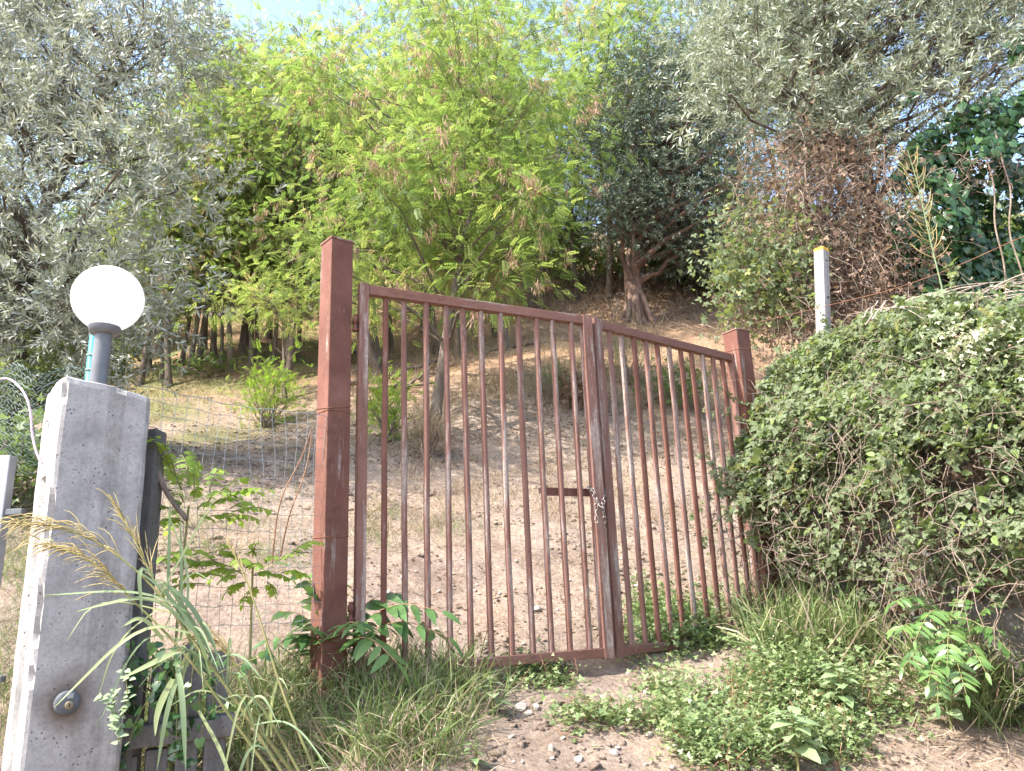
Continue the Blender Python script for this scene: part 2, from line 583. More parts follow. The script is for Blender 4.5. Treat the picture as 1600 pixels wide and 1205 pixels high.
M['soil'] = soilmat()
M['rust'] = rustmat('red_oxide_paint', .03)
M['rust_worn'] = rustmat('worn_red_oxide_paint', .085, 2, .35)
M['rust_rail'] = rustmat('red_oxide_rail', .06, 0, .25)
M['rust_worn2'] = rustmat('very_worn_paint', .12, 2, .45)
M['conc'] = concmat('pale_concrete', 1.0, stain=(-.03, -0.15, 0.93))
M['conc2'] = concmat('weathered_concrete', .42)
M['steel'] = plain('galvanised_wire', (.30, .31, .32), .5, .5, .6)
M['chain'] = plain('weathered_chain', (.30, .27, .25), .45, .5, .6, .4, 80)
M['wire_green'] = plain('green_coated_wire', (.28, .35, .33), .5, .4)
M['teal'] = plain('teal_enamel', (.025, .20, .19), .4)
M['white'] = plain('white_plastic', (.75, .75, .74), .4, .4, 0, .08)
M['pole_grey'] = plain('dark_grey_plastic', (.125, .13, .14), .42, .4, 0, .15, 14)
M['gate_grey'] = plain('grey_painted_steel', (.25, .27, .295), .45, .4, 0, .15, 10)
M['lock_grey'] = plain('dull_dark_metal', (.10, .11, .12), .65, .25, 0, .25)
M['brass'] = plain('worn_brass', (.26, .21, .14), .6, .3, .3, .3)
M['purple'] = plain('faded_mauve_sheath', (.46, .34, .44), .5)
M['black'] = plain('plain_black', (.012, .012, .013), .6)
M['rusty_wire'] = plain('rusty_wire', (.22, .1, .06), .8, .2)
M['stone'] = concmat('pale_stone', 1.1)
M['stake'] = concmat('grey_stake_concrete', .85)
M['pebble'] = plain('warm_pale_stone', (.40, .345, .29), .9, .15, 0, .3, 12)
M['lichen'] = plain('orange_lichen', (.55, .32, .05), .9, .1, 0, .35, 60)
M['plaster'] = plain('pale_pink_plaster', (.62, .50, .47), .9, .1, 0, .06, 3)
M['rooftile'] = plain('clay_roof', (.36, .15, .09), .9, .1, 0, .3, 9)
M['glass'] = plain('dark_window_glass', (.03, .035, .04), .1, .5, 0, .1)


def globemat():
    n = N('opal_globe')
    n.done((.88, .88, .87), .22, .5)
    tr = n.new('ShaderNodeBsdfTranslucent'); tr.inputs[0].default_value = (.97, .96, .94, 1)
    ms = n.new('ShaderNodeMixShader'); ms.inputs[0].default_value = .5
    n.ln(n.b.outputs[0], ms.inputs[1]); n.ln(tr.outputs[0], ms.inputs[2]); n.ln(ms.outputs[0], n.o.inputs[0])
    return n.m


M['globe'] = globemat()


def box(name, size, loc, mat, parent=None, rz=0.0, bevel=0.003, rot=None):
    bm = bmesh.new()
    bmesh.ops.create_cube(bm, size=1.0)
    for v in bm.verts:
        v.co = Vector((v.co.x * size[0], v.co.y * size[1], v.co.z * size[2]))
    if bevel:
        bmesh.ops.bevel(bm, geom=bm.edges[:], offset=bevel, segments=2, affect='EDGES', profile=.6)
    me = bpy.data.meshes.new(name)
    bm.to_mesh(me); bm.free()
    me.materials.append(mat)
    o = link(name, me, parent)
    o.location = tuple(float(v) for v in loc)
    o.rotation_euler = rot if rot else (0, 0, rz)
    return o


# ================================================================== THE GROUND
def axis(parts):
    a = []
    for lo, hi, n in parts:
        a.append(np.linspace(lo, hi, n, endpoint=False))
    return np.concatenate(a + [[parts[-1][1]]])


gx = axis([(-400, -60, 10), (-60, -14, 24), (-14, -3.2, 50), (-3.2, 4.2, 170), (4.2, 14, 50), (14, 60, 24), (60, 400, 10)])
gy = axis([(-60, -2, 12), (-2, 1.6, 20), (1.6, 8.0, 175), (8, 13, 80), (13, 26, 50), (26, 70, 50), (70, 500, 20)])
X, Y = np.meshgrid(gx, gy)
Z = gz(X, Y)
nx, ny = len(gx), len(gy)
ii = (np.arange(ny - 1)[:, None] * nx + np.arange(nx - 1)[None]).ravel()
ground = mk('ground', np.stack([X.ravel(), Y.ravel(), Z.ravel()], -1), np.stack([ii, ii + 1, ii + nx + 1, ii + nx], -1), M['soil'], smooth=True)
structure(ground, 'dry beige soil rising as a steep hillside behind the gate', 'ground')

# ================================================================== THE GATE
ANG_L = math.atan2(GD[1], GD[0])
GH, GB, GW = 1.85, 1.215, 1.30


def bar_mesh(h, wob, seed):
    r = np.random.default_rng(seed)
    zz = np.linspace(0, h, 9)
    offx = wob * np.cumsum(r.normal(size=9)) * .3; offy = wob * np.cumsum(r.normal(size=9)) * .3
    offx -= np.linspace(offx[0], offx[-1], 9); offy -= np.linspace(offy[0], offy[-1], 9)
    s = .0125; c = .003
    prof = [(-s + c, -s), (s - c, -s), (s, -s + c), (s, s - c), (s - c, s), (-s + c, s), (-s, s - c), (-s, -s + c)]
    V = np.array([[x + offx[i], y + offy[i], z] for i, z in enumerate(zz) for x, y in prof])
    F = np.array([[i * 8 + j, i * 8 + (j + 1) % 8, i * 8 + 8 + (j + 1) % 8, i * 8 + 8 + j] for i in range(8) for j in range(8)])
    return V, F


def gate_leaf(org, ang, label, worn, mid_end):
    g = thing('gate_leaf', label, 'gate', (org[0], org[1], GB), ang)
    R_ = M['rust']; W_ = M['rust_worn']
    box('top_rail', (GW - .046, .044, .05), (GW / 2, 0, GH - .025), M['rust_rail'], g)
    box('bottom_rail', (GW - .046, .044, .046), (GW / 2, 0, .023), M['rust_rail'], g)
    sw0, sw1 = (.045, .06) if mid_end == 1 else (.06, .045)
    box('stile', (sw0, .05, GH + .012), (0, 0, GH / 2), W_, g)
    box('stile', (sw1, .05, GH + .012), (GW, 0, GH / 2), W_, g)
    nb = 11
    for k in range(nb):
        V, F = bar_mesh(GH - .096 + .006, .0045, k + (50 if worn else 0))
        m = random.choice([W_, R_, W_] if not worn else [W_, M['rust_worn2'], M['rust_worn2'], R_])
        b = mk('bar', V, F, m, g)
        b.location = ((k + 1) * GW / (nb + 1) + random.uniform(-.004, .004), random.uniform(-.003, .003), .043)
        b.rotation_euler = (random.uniform(-.003, .003), random.uniform(-.003, .003), random.uniform(-.12, .12))
    return g


leafL = gate_leaf(GL, ANG_L, 'rusty red barred gate leaf with latch bar, hinged to the tall post', False, 1)
RL0 = np.array([0.497, 4.262]); RL1 = np.array([1.494, 5.07])
ANG_R = math.atan2(*(RL1 - RL0)[::-1])
leafR = gate_leaf(RL0, ANG_R, 'worn greyish red barred gate leaf reaching to the overgrown short post', True, 0)
# latch bar behind the bars of the first leaf, with a bent end
lb = .852
box('latch_bar', (.27, .012, .042), (GW - .155, .04, lb - .005), M['rust'], leafL, bevel=.002)
box('latch_hook', (.075, .014, .03), (GW - .30, .052, lb + .006), M['rust_worn'], leafL, bevel=.002, rot=(0, math.radians(-14), math.radians(28)))
# hinge by the tall post
V, F = tube([(0, 0, 0), (0, 0, .012), (0, 0, .014), (0, 0, .04), (0, 0, .042), (0, 0, .07), (0, 0, .072), (0, 0, .085)], [.016, .016, .011, .011, .016, .016, .011, .011], 10, True)
hg = mk('hinge', V, F, M['rust'], leafL, True); hg.location = (-.038, .0, GH - .245)
hg = mk('hinge', V, F, M['rust'], leafL, True); hg.location = (-.038, .0, .24)
box('hinge_plate', (.03, .008, .05), (-.032, .018, GH - .205), M['rust'], leafL, bevel=.001)


def steel_post(label, corner, ang, sz, ztop, zbot, wires):
    """square hollow post; corner = plan of its front left edge"""
    h = ztop - zbot
    c = np.array([math.cos(ang), math.sin(ang)]); n = np.array([-math.sin(ang), math.cos(ang)])
    ctr = np.array(corner) + c * sz / 2 + n * sz / 2
    t = thing('gate_post', label, 'post', (ctr[0], ctr[1], zbot), ang)
    box('shaft', (sz, sz, h - .012), (0, 0, (h - .012) / 2), M['rust'], t, bevel=.005)
    box('cap', (sz + .008, sz + .008, .012), (0, 0, h - .006), M['rust_worn'], t, bevel=.003)
    for zw, tilt in wires:
        e = sz / 2 + .002
        pts = [(-e, -e), (e, -e), (e, e), (-e, e), (-e, -e)]
        P = [(x, y, zw - zbot + tilt * (x + y) + .004 * math.sin(9 * x + i)) for i, (x, y) in enumerate(pts)]
        b = Bag()
        for a_, b_ in zip(P[:-1], P[1:]):
            b.tube(np.linspace(a_, b_, 3), .0016, 4)
        b.build('tie_wire', M['rusty_wire'], t)
    return t


PS = .118
PA = math.radians(40)
corner = at(513, 600, 3.50)[:2]
steel_post('tall rusty red square steel post with tie wire, left of the gate', corner, PA, PS, float(at(516, 368, corner[1])[2]), .75,
           [(float(at(516, 632, corner[1])[2]), .12), (float(at(516, 640, corner[1])[2]), 0), (float(at(516, 838, corner[1])[2]), .02)])
pr = at(1150, 512, 5.02)
steel_post('short rusty red square steel post half swallowed by the hedge', pr[:2], math.radians(31), .125, float(pr[2]), .9,
           [(float(at(1150, 542, 5.0)[2]), .05)])

# chain hung round the meeting stiles
ch = thing('chain', 'steel chain looped round the meeting stiles of the gate', 'chain', (GM[0], GM[1], GB + .8))


def link_mesh():
    a = np.linspace(0, 2 * math.pi, 17)[:-1]
    P = np.stack([np.cos(a) * .0085, np.zeros(16), np.sin(a) * .0085 + np.sign(np.sin(a)) * .009], -1)
    P = np.concatenate([P, P[:2]])
    V, F = tube(P, .0028, 5)
    return V, F


V, F = link_mesh()
lm = mk('chain_link', V, F, M['chain'], ch, True)


def chain_run(pix):
    global lm
    pts = np.array([at(x, y, Yd) for x, y, Yd in pix])
    seg = np.linalg.norm(np.diff(pts, axis=0), axis=1)
    s = np.concatenate([[0], np.cumsum(seg)])
    n_ = max(2, int(s[-1] / .027))
    for k in range(n_):
        u = (k + .5) / n_ * s[-1]
        p = np.array([np.interp(u, s, pts[:, i]) for i in range(3)])
        q = np.array([np.interp(min(u + .01, s[-1]), s, pts[:, i]) for i in range(3)]) - np.array([np.interp(max(u - .01, 0), s, pts[:, i]) for i in range(3)])
        o = lm if lm.get('used') is None else lm.copy()
        if o is not lm: COL.objects.link(o)
        lm['used'] = 1
        o.location = tuple(p - np.array([GM[0], GM[1], GB + .8]))
        o.rotation_euler = (Vector(q).to_track_quat('Z', 'Y').to_matrix().to_4x4() @ Matrix.Rotation(k * math.pi / 2 + .3, 4, 'Z')).to_euler()


chain_run([(918, 762, 4.19), (926, 771, 4.17), (935, 788, 4.15), (941, 794, 4.15), (944, 775, 4.2), (945, 765, 4.24)])
chain_run([(932, 778, 4.155), (931, 790, 4.15), (932, 817, 4.15)])
chain_run([(941, 792, 4.165), (944, 805, 4.18), (945, 834, 4.2)])
chain_run([(918, 760, 4.19), (926, 764, 4.17), (930, 772, 4.16)])
if 'used' in lm:
    for o in ch.children:
        if 'used' in o: del o['used']

# ================================================================== PILLAR AND LAMP
PY = 2.62
pl0 = at(99, 590, PY); pl1 = at(223, 604, PY)      # front face top corners
pw = float(pl1[0] - pl0[0]); ptop = float((pl0[2] + pl1[2]) / 2); pbot = 0.05
ph = ptop - pbot
PANG = math.radians(41)
pw = .30
pc_, ps_ = math.cos(PANG), math.sin(PANG)
corner_fl = at(99, 592, PY)                       # the front left edge
PC = corner_fl[:2] + pw / 2 * np.array([pc_, ps_]) + .15 * np.array([-ps_, pc_])
ptop = float(corner_fl[2]); ph = ptop - pbot
fn = np.array([ps_, -pc_])                          # the pillar's front normal
dk = ray(103, 1098); sk_ = ((corner_fl[:2] - EYE[:2]) @ fn) / (dk[:2] @ fn)
kx = EYE + dk * sk_
M['conc'] = concmat('pale_concrete', .95, stain=(float((kx[:2] - PC) @ np.array([pc_, ps_])), -.15, float(kx[2]) - pbot))
pil = thing('concrete_pillar', 'pale concrete gate pillar carrying the white globe lamp', 'pillar', (PC[0], PC[1], pbot), PANG)
# a chipped block: front face at local y=-.15
nz_, nx_, ny_ = 90, 16, 16
bm = bmesh.new()
bmesh.ops.create_cube(bm, size=1.0)
for v in bm.verts:
    v.co = Vector((v.co.x * pw, v.co.y * .30, (v.co.z + .5) * ph))
bmesh.ops.subdivide_edges(bm, edges=[e for e in bm.edges if abs(e.verts[0].co.z - e.verts[1].co.z) > .1], cuts=nz_, use_grid_fill=True)
bmesh.ops.subdivide_edges(bm, edges=[e for e in bm.edges if abs(e.verts[0].co.x - e.verts[1].co.x) > .1], cuts=nx_, use_grid_fill=True)
bmesh.ops.subdivide_edges(bm, edges=[e for e in bm.edges if abs(e.verts[0].co.y - e.verts[1].co.y) > .1], cuts=ny_, use_grid_fill=True)
for v in bm.verts:
    x, y, z = v.co
    nedge = (abs(abs(x) - pw / 2) < 1e-4) + (abs(abs(y) - .15) < 1e-4) + (abs(z - ph) < 1e-4)
    a = float(fbm(z * 9 + x * 3, y * 9 + x * 5, 5, 4))
    k = .004 * a
    if nedge >= 2:
        ch_ = .006 + .030 * max(0, float(fbm(z * 16, x * 16 + y * 11, 9, 4)))
        v.co.x -= math.copysign(ch_, x) * (abs(abs(x) - pw / 2) < 1e-4)
        v.co.y -= math.copysign(ch_ * .8, y) * (abs(abs(y) - .15) < 1e-4)
        v.co.z -= ch_ * (abs(z - ph) < 1e-4)
    v.co.x += k; v.co.y += k
    if z > ph - .3: v.co.z -= .045 * (x / pw) * min(1, (z - ph + .3) / .3) + .004 * float(fbm(x * 14, y * 14, 8, 3)) * 3
    # recessed channel in the left side
    if abs(x + pw / 2) < 1e-4 and -.06 < y < .03 and z < ph - .33:
        v.co.x += .022
me = bpy.data.meshes.new('shaft')
bm.to_mesh(me); bm.free()
me.materials.append(M['conc'])
link('shaft', me, pil)
# key switch on the pillar
ks = thing('key_switch', 'round dark metal key switch fixed on the concrete pillar', 'key switch', (kx[0] + fn[0] * .004, kx[1] + fn[1] * .004, kx[2]), PANG)


def disc(name, r, y0, y1, mat, parent, n=32, bev=.004):
    prof = [(0, y0), (r, y0), (r, y1 + bev), (r - bev, y1), (0, y1)]
    a = np.arange(n) * 2 * math.pi / n
    V = []; 
    for rr, yy in prof:
        V.append(np.stack([np.cos(a) * max(rr, 1e-4), np.full(n, yy), np.sin(a) * max(rr, 1e-4)], -1))
    F = np.array([[i * n + j, i * n + (j + 1) % n, (i + 1) * n + (j + 1) % n, (i + 1) * n + j] for i in range(len(prof) - 1) for j in range(n)])
    return mk(name, np.concatenate(V), F, mat, parent, False)


disc('housing', .039, .0, -.022, M['lock_grey'], ks, bev=.008)
c_ = disc('lock_cylinder', .013, -.02, -.027, M['brass'], ks, bev=.002); c_.location = (.004, 0, -.006)
box('key_slot_dark', (.003, .003, .012), (.004, -.0275, -.006), M['black'], ks, bevel=0)  # solid black block colours in the dark of the slot
box('cover_flap', (.018, .006, .014), (.006, -.024, .021), M['steel'], ks, bevel=.002)

# lamp
lp = at(153, 596, PC[1])
lamp = thing('globe_lamp', 'white opal globe lamp on a short grey tube on the pillar', 'lamp', (lp[0], PC[1], ptop))
gt = at(169, 467, PC[1])
gr = 54 / PF * float(PC[1]) * 1.03
gcz = float(gt[2]) - ptop


def lathe(prof, n=32):
    a = np.arange(n) * 2 * math.pi / n
    V = np.concatenate([np.stack([np.cos(a) * max(r, 1e-4), np.sin(a) * max(r, 1e-4), np.full(n, z)], -1) for r, z in prof])
    F = np.array([[i * n + j, i * n + (j + 1) % n, (i + 1) * n + (j + 1) % n, (i + 1) * n + j] for i in range(len(prof) - 1) for j in range(n)])
    return V, F


lean = float(gt[0] - lp[0]) / gcz
th = np.linspace(-math.pi / 2 + .40, math.pi / 2, 33)
V, F = lathe([(gr * math.cos(t), gr * math.sin(t)) for t in th], 48)
go = mk('globe', V, F, M['globe'], lamp, True); go.location = (lean * gcz, 0, gcz)
zc = gcz - gr * math.cos(.40)
V, F = lathe([(.0, zc - .028), (.05, zc - .026), (.056, zc - .012), (.058, zc), (.052, zc + .008), (0, zc + .008)], 40)
o = mk('collar', V, F, M['pole_grey'], lamp, False); o.location = (lean * zc, 0, 0)
V, F = tube([(lean * z * 1.0, 0, z) for z in np.linspace(.01, zc - .02, 6)], .031, 28)
mk('tube', V, F, M['pole_grey'], lamp, True)
V, F = lathe([(.0315, -.01), (.0375, -.008), (.0375, .018), (.0315, .02)], 32)
mk('base_ring', V, F, M['white'], lamp, True)

# concrete slab and black strip behind the pillar, low balustrade
cs0 = at(214, 680, 2.93); cs1 = at(241, 668, 2.93)
sl = thing('fence_stake', 'weathered grey concrete stake standing tight behind the pale pillar', 'stake', ((cs0[0] + cs1[0]) / 2, 2.99, .3))
box('shaft', (float(cs1[0] - cs0[0]) + .05, .09, float(cs1[2]) - .3), (-.02, 0, (float(cs1[2]) - .3) / 2), M['conc2'], sl, bevel=.008)
b0 = at(215, 685, 2.84); b1 = at(180, 1180, 2.84)
V, F = tube([b0, (b0 + b1) / 2, b1], .013, 6, True)
tag(mk('black_strip', V, F, M['black']), 'narrow black strip in the gap behind the pillar', 'strip')  # plain black tube filling the narrow gap
bal = thing('balustrade', 'low weathered concrete balustrade with a chipped rail beside the pillar', 'balustrade', (0, 0, 0))
ra = at(178, 1166, 2.95); rb = at(345, 1122, 3.1)
dv = rb - ra; L_ = float(np.linalg.norm(dv[:2])); an = math.atan2(dv[1], dv[0])
mid = (ra + rb) / 2
r1 = box('rail', (L_ + .1, .1, .075), (mid[0], mid[1], mid[2]), M['conc2'], bal, bevel=.012, rot=(0, -.03, an))
for k, f in enumerate((.12, .40, .68, .95)):
    p = ra + dv * f
    box('baluster', (.075, .055, .26 - .05 * (k % 2)), (p[0], p[1], p[2] + .165 - .025 * (k % 2)), M['conc2'], bal, bevel=.01, rz=an)
    box('baluster', (.075, .055, .36), (p[0], p[1], p[2] - .225), M['conc2'], bal, bevel=.01, rz=an)

# ================================================================== FENCES
wf = thing('mesh_fence', 'galvanised welded wire mesh strung between pillar and tall post', 'fence', (0, 0, 0))
fA = at(228, 604, 2.95); fB = np.array([corner[0] + .02, corner[1] + .05, at(484, 650, corner[1])[2]])
fA = fA.copy(); 


def mesh_pt(u, z, s):
    p = fA + (fB - fA) * u
    top = (fA[2] * (1 - u) + fB[2] * u) - .015 * math.sin(u * math.pi)
    return np.array([p[0] + .012 * math.sin(z * 7 + u * 9), p[1] + .02 * math.sin(z * 5 + u * 6), top - z + .004 * math.sin(u * 31 + s)])


nv = 17
for k in range(nv):
    u = (k + .02) / nv
    V, F = tube([mesh_pt(u + .006 * math.sin(z * 14 + k), z, 0) for z in np.linspace(-.004, .95, 14)], .0011, 4)
    mk('wire', V, F, M['steel'], wf)
zz = 0
for k in range(14):
    V, F = tube([mesh_pt(u, zz, k) for u in np.linspace(-.02, 1.02, 24)], .0011 if k else .0018, 4)
    mk('wire', V, F, M['steel'], wf)
    zz += .052 if k < 3 else .075

# chain link fence to the left with its teal post
cl = thing('chain_link_fence', 'green coated chain link fence with sagging top left of the pillar', 'fence', (0, 0, 0))
cA = at(-70, 590, 3.15); cB = at(136, 560, 3.3)
npit = 26; pitch = float(np.linalg.norm((cB - cA)[:2])) / npit
for k in range(npit):
    b = []
    rows = 40
    for r_ in range(rows):
        u = (k + (r_ % 2) * 1.0) / npit
        z = r_ * pitch * .62
        sag = .045 * math.sin(min(u, 1) * 5.3 + .6) + .02 * math.sin(u * 17)
        p = cA + (cB - cA) * u
        fade = math.exp(-z * 1.5)
        b.append((p[0] + .006 * math.sin(r_ * 1.7 + k), p[1] + .03 * math.sin(u * 7 + z * 3), p[2] - z + sag * fade))
    V, F = tube(b, .0018, 4)
    mk('wire', V, F, M['wire_green'], cl)
tp = at(148, 524, 3.3)
tpost = thing('fence_post', 'slim teal steel fence post with white cap behind the lamp', 'post', (tp[0], tp[1], float(gz(tp[0], tp[1])) - .2))
hh = float(tp[2]) - tpost.location.z
V, F = tube([(0, 0, 0), (0, 0, hh * .5), (0, 0, hh)], .021, 16, True); mk('shaft', V, F, M['teal'], tpost, True)
V, F = tube([(0, 0, hh), (0, 0, hh + .035), (0, 0, hh + .04)], [.023, .023, .018], 16, True); mk('cap', V, F, M['white'], tpost, True)
for zz in (hh - .1, hh - .17, hh - .26):
    V, F = lathe([(.0215, zz), (.0245, zz + .002), (.0245, zz + .006), (.0215, zz + .008)], 16); mk('wire_tie', V, F, M['wire_green'], tpost)

# grey steel gate of the neighbouring drive (only its corner shows)
gA = at(22, 712, 2.85)
ng = thing('grey_gate', 'grey painted steel gate frame left of the concrete pillar', 'gate', (gA[0], gA[1], .2), math.radians(-4))
gh = float(gA[2]) - .2
box('stile', (.05, .04, gh), (-.025, 0, gh / 2), M['gate_grey'], ng, bevel=.004)
box('top_rail', (.9, .04, .05), (-.502, 0, gh - .026), M['gate_grey'], ng, bevel=.004)
box('bottom_rail', (.9, .04, .05), (-.502, 0, .1), M['gate_grey'], ng, bevel=.004)
for k in range(7):
    box('bar', (.018, .018, gh - .2), (-.13 - k * .11, 0, gh / 2 + .03), M['gate_grey'], ng, bevel=.002)
for pz in (800, 1060):
    q = at(30, pz, 2.85)
    box('hinge', (.075, .03, .022), (.03, 0, float(q[2]) - .2), M['lock_grey'], ng, bevel=.003)

# mauve cable
cpts = [(-25, 602, 2.75), (5, 590, 2.75), (20, 594, 2.74), (38, 612, 2.72), (48, 640, 2.7), (50, 680, 2.69), (58, 712, 2.68), (66, 725, 2.68)]


def smooth_curve(P, n=40):
    P = np.asarray(P, float)
    for _ in range(3):
        Q = np.empty((2 * len(P) - 2, 3))
        Q[0::2] = .75 * P[:-1] + .25 * P[1:]; Q[1::2] = .25 * P[:-1] + .75 * P[1:]
        P = np.concatenate([P[:1], Q, P[-1:]])
    s = np.concatenate([[0], np.cumsum(np.linalg.norm(np.diff(P, axis=0), axis=1))])
    u = np.linspace(0, s[-1], n)
    return np.stack([np.interp(u, s, P[:, i]) for i in range(3)], -1)


V, F = tube(smooth_curve([at(*p) for p in cpts]), .0042, 7)
tag(mk('cable', V, F, M['purple'], None, True), 'faded mauve cable arching into the side of the concrete pillar', 'cable')

# concrete stake by the hedge
c0 = at(1283, 386, 5.3); c1 = at(1290, 495, 5.3)
st = thing('concrete_stake', 'slim pale concrete stake with orange lichen on top, rising from the hedge', 'stake', (c0[0] + .14, 5.3, .9), math.radians(38))
_Ln = math.tan(math.radians(6.5)) * (float(c0[2]) - .9)
st.rotation_mode = 'QUATERNION'
st.rotation_quaternion = (Matrix.Rotation(math.radians(6.5), 3, 'Y') @ Matrix.Rotation(math.radians(38), 3, 'Z')).to_quaternion()
st.location = (float(c0[0]) - _Ln, 5.3, .9)
sh = float(c0[2]) - .9
box('shaft', (.078, .078, sh), (0, 0, sh / 2), M['stake'], st, bevel=.008)
box('lichen_cap', (.082, .082, .035), (0, 0, sh - .012), M['lichen'], st, bevel=.014)
V, F = tube([(0, -.0395, sh - .39), (0, -.048, sh - .39)], .008, 8, True); mk('wire_hole_dark', V, F, M['black'], st)  # solid black stubs paint in the dark inside the wire holes
V, F = tube([(0, -.0395, sh - .1), (0, -.044, sh - .1)], .006, 8, True); mk('wire_hole_dark', V, F, M['black'], st)
V, F = tube(smooth_curve([at(1180, 505, 5.2), at(1283, 480, 5.22), at(1400, 452, 5.0), at(1500, 415, 4.8), at(1600, 368, 4.6), at(1680, 340, 4.4)]), .0024, 5)
tag(mk('barbed_wire', V, F, M['rusty_wire']), 'rusty wire strung from the concrete stake above the hedge', 'wire')

# ================================================================== TREES
T_ROB = tpl_robinia(); T_OLV = tpl_twig(6, .36, .08, .75, 1); T_OLV2 = tpl_twig(5, .40, .09, .9, 5)
T_SMALL = tpl_twig(5, .36, .16, .8, 2); T3 = tpl_three(); TH = tpl_heart(); TP = tpl_pods()
BL = [tpl_blade(b, .024) for b in (.3, .8, 1.4)]
BLW = [tpl_blade(b, .06, 5) for b in (.5, 1.1, 1.7)]


def limb(a, b, r, bow=0.15, n=6, wig=.04):
    a = np.asarray(a, float); b = np.asarray(b, float)
    t = np.linspace(0, 1, n)[:, None]
    L = np.linalg.norm(b - a)
    P = a + (b - a) * t
    P[:, 2] += bow * L * np.sin(t[:, 0] * math.pi) * .6
    P[1:-1] += r.normal(size=(n - 2, 3)) * wig * L * .5
    return P


def tree(name, label, cat, base, seed, trunk, clusters, tpl, sc, leaf, bark, r0, per, cr, group=None, pods=0, droop=.3, flat=.6, tw_r=.006, tint=(.15, .8), extra=None, crown='crown'):
    """trunk: list of local points; clusters: (n,3) local centres; per: leaves per cluster; cr: cluster radius"""
    r = np.random.default_rng(seed)
    t = thing(name, label, cat, base, 0, group)
    wood = Bag()
    tp_ = smooth_curve(trunk, 14)
    rad = r0 * (1 - np.linspace(0, .82, 14)) * (1 + .5 * np.exp(-np.arange(14) * 1.4))
    tv, tf = tube(tp_, rad, 10)
    wood.add(tv * 1.0 + 0, tf)
    P = []; D = []; Tn = []
    zt = tp_[:, 2]
    for c in clusters:
        c = np.asarray(c, float)
        k = int(np.clip(np.searchsorted(zt, c[2] - .55 * np.linalg.norm(c[:2] - tp_[-1, :2]) - .3), 3, 12))
        L = limb(tp_[k], c, r, .1, 6, .07)
        wood.tube(L, np.linspace(max(rad[k] * .45, tw_r), tw_r * .7, 6), 5)
        n = int(per * r.uniform(.6, 1.3))
        off = r.normal(size=(n, 3)) * np.array([1, 1, flat]) * cr * .55
        pos = c + off
        P.append(pos)
        dd = norm(off + np.array([0, 0, .1])) + r.normal(size=(n, 3)) * .55
        dd[:, 2] -= droop
        D.append(dd)
        Tn.append(np.clip(r.normal(r.uniform(*tint), .13, n), 0, 1))
        for _ in range(7):
            q = pos[r.integers(n)]
            s_ = L[r.integers(2, 6)]
            wood.tube(limb(s_, q, r, .08, 4, .1), np.linspace(tw_r * .6, tw_r * .25, 4), 3)
    P = np.concatenate(P); D = np.concatenate(D); Tn = np.concatenate(Tn)
    up = r.normal(size=(len(P), 3)) * .45 + np.array([0, 0, 1.0])
    V, F, ta = scatter(tpl, P, D, up, sc * r.uniform(.7, 1.25, len(P)), Tn)
    wood.build('trunk', bark, t, True)
    stuff(mk(crown, V, F, leaf, t, False, {'tint': ta}))
    if pods:
        idx = r.choice(len(P), pods, replace=True)
        keep = np.concatenate([idx[i:i + 1].repeat(6) for i in range(len(idx))])
        pp = P[keep] + r.normal(size=(len(keep), 3)) * .07
        V, F, ta = scatter(TP, pp, np.tile([1.0, 0, 0], (len(pp), 1)) + r.normal(size=(len(pp), 3)) * .3, np.tile([0, 0, 1.0], (len(pp), 1)), .095 * r.uniform(.7, 1.3, len(pp)), r.uniform(0, 1, len(pp)))
        stuff(mk('seed_pods', V, F, M['pods'], t, False, {'tint': ta}))
    return t


def copy_tree(o, loc, rz, s=1.0, label=None, group=None):
    c = o.copy(); COL.objects.link(c)
    c.location = tuple(float(v) for v in loc); c.rotation_euler = (0, 0, rz); c.scale = (s, s, s)
    if label: c['label'] = label
    if group: c['group'] = group
    for k in o.children:
        d = k.copy(); COL.objects.link(d); d.parent = c
    return c


def ell(r, n, c, rr, shell=.35):
    u = rdir(n, r) * (r.uniform(shell, 1, n) ** .6)[:, None]
    return np.asarray(c) + u * np.asarray(rr)


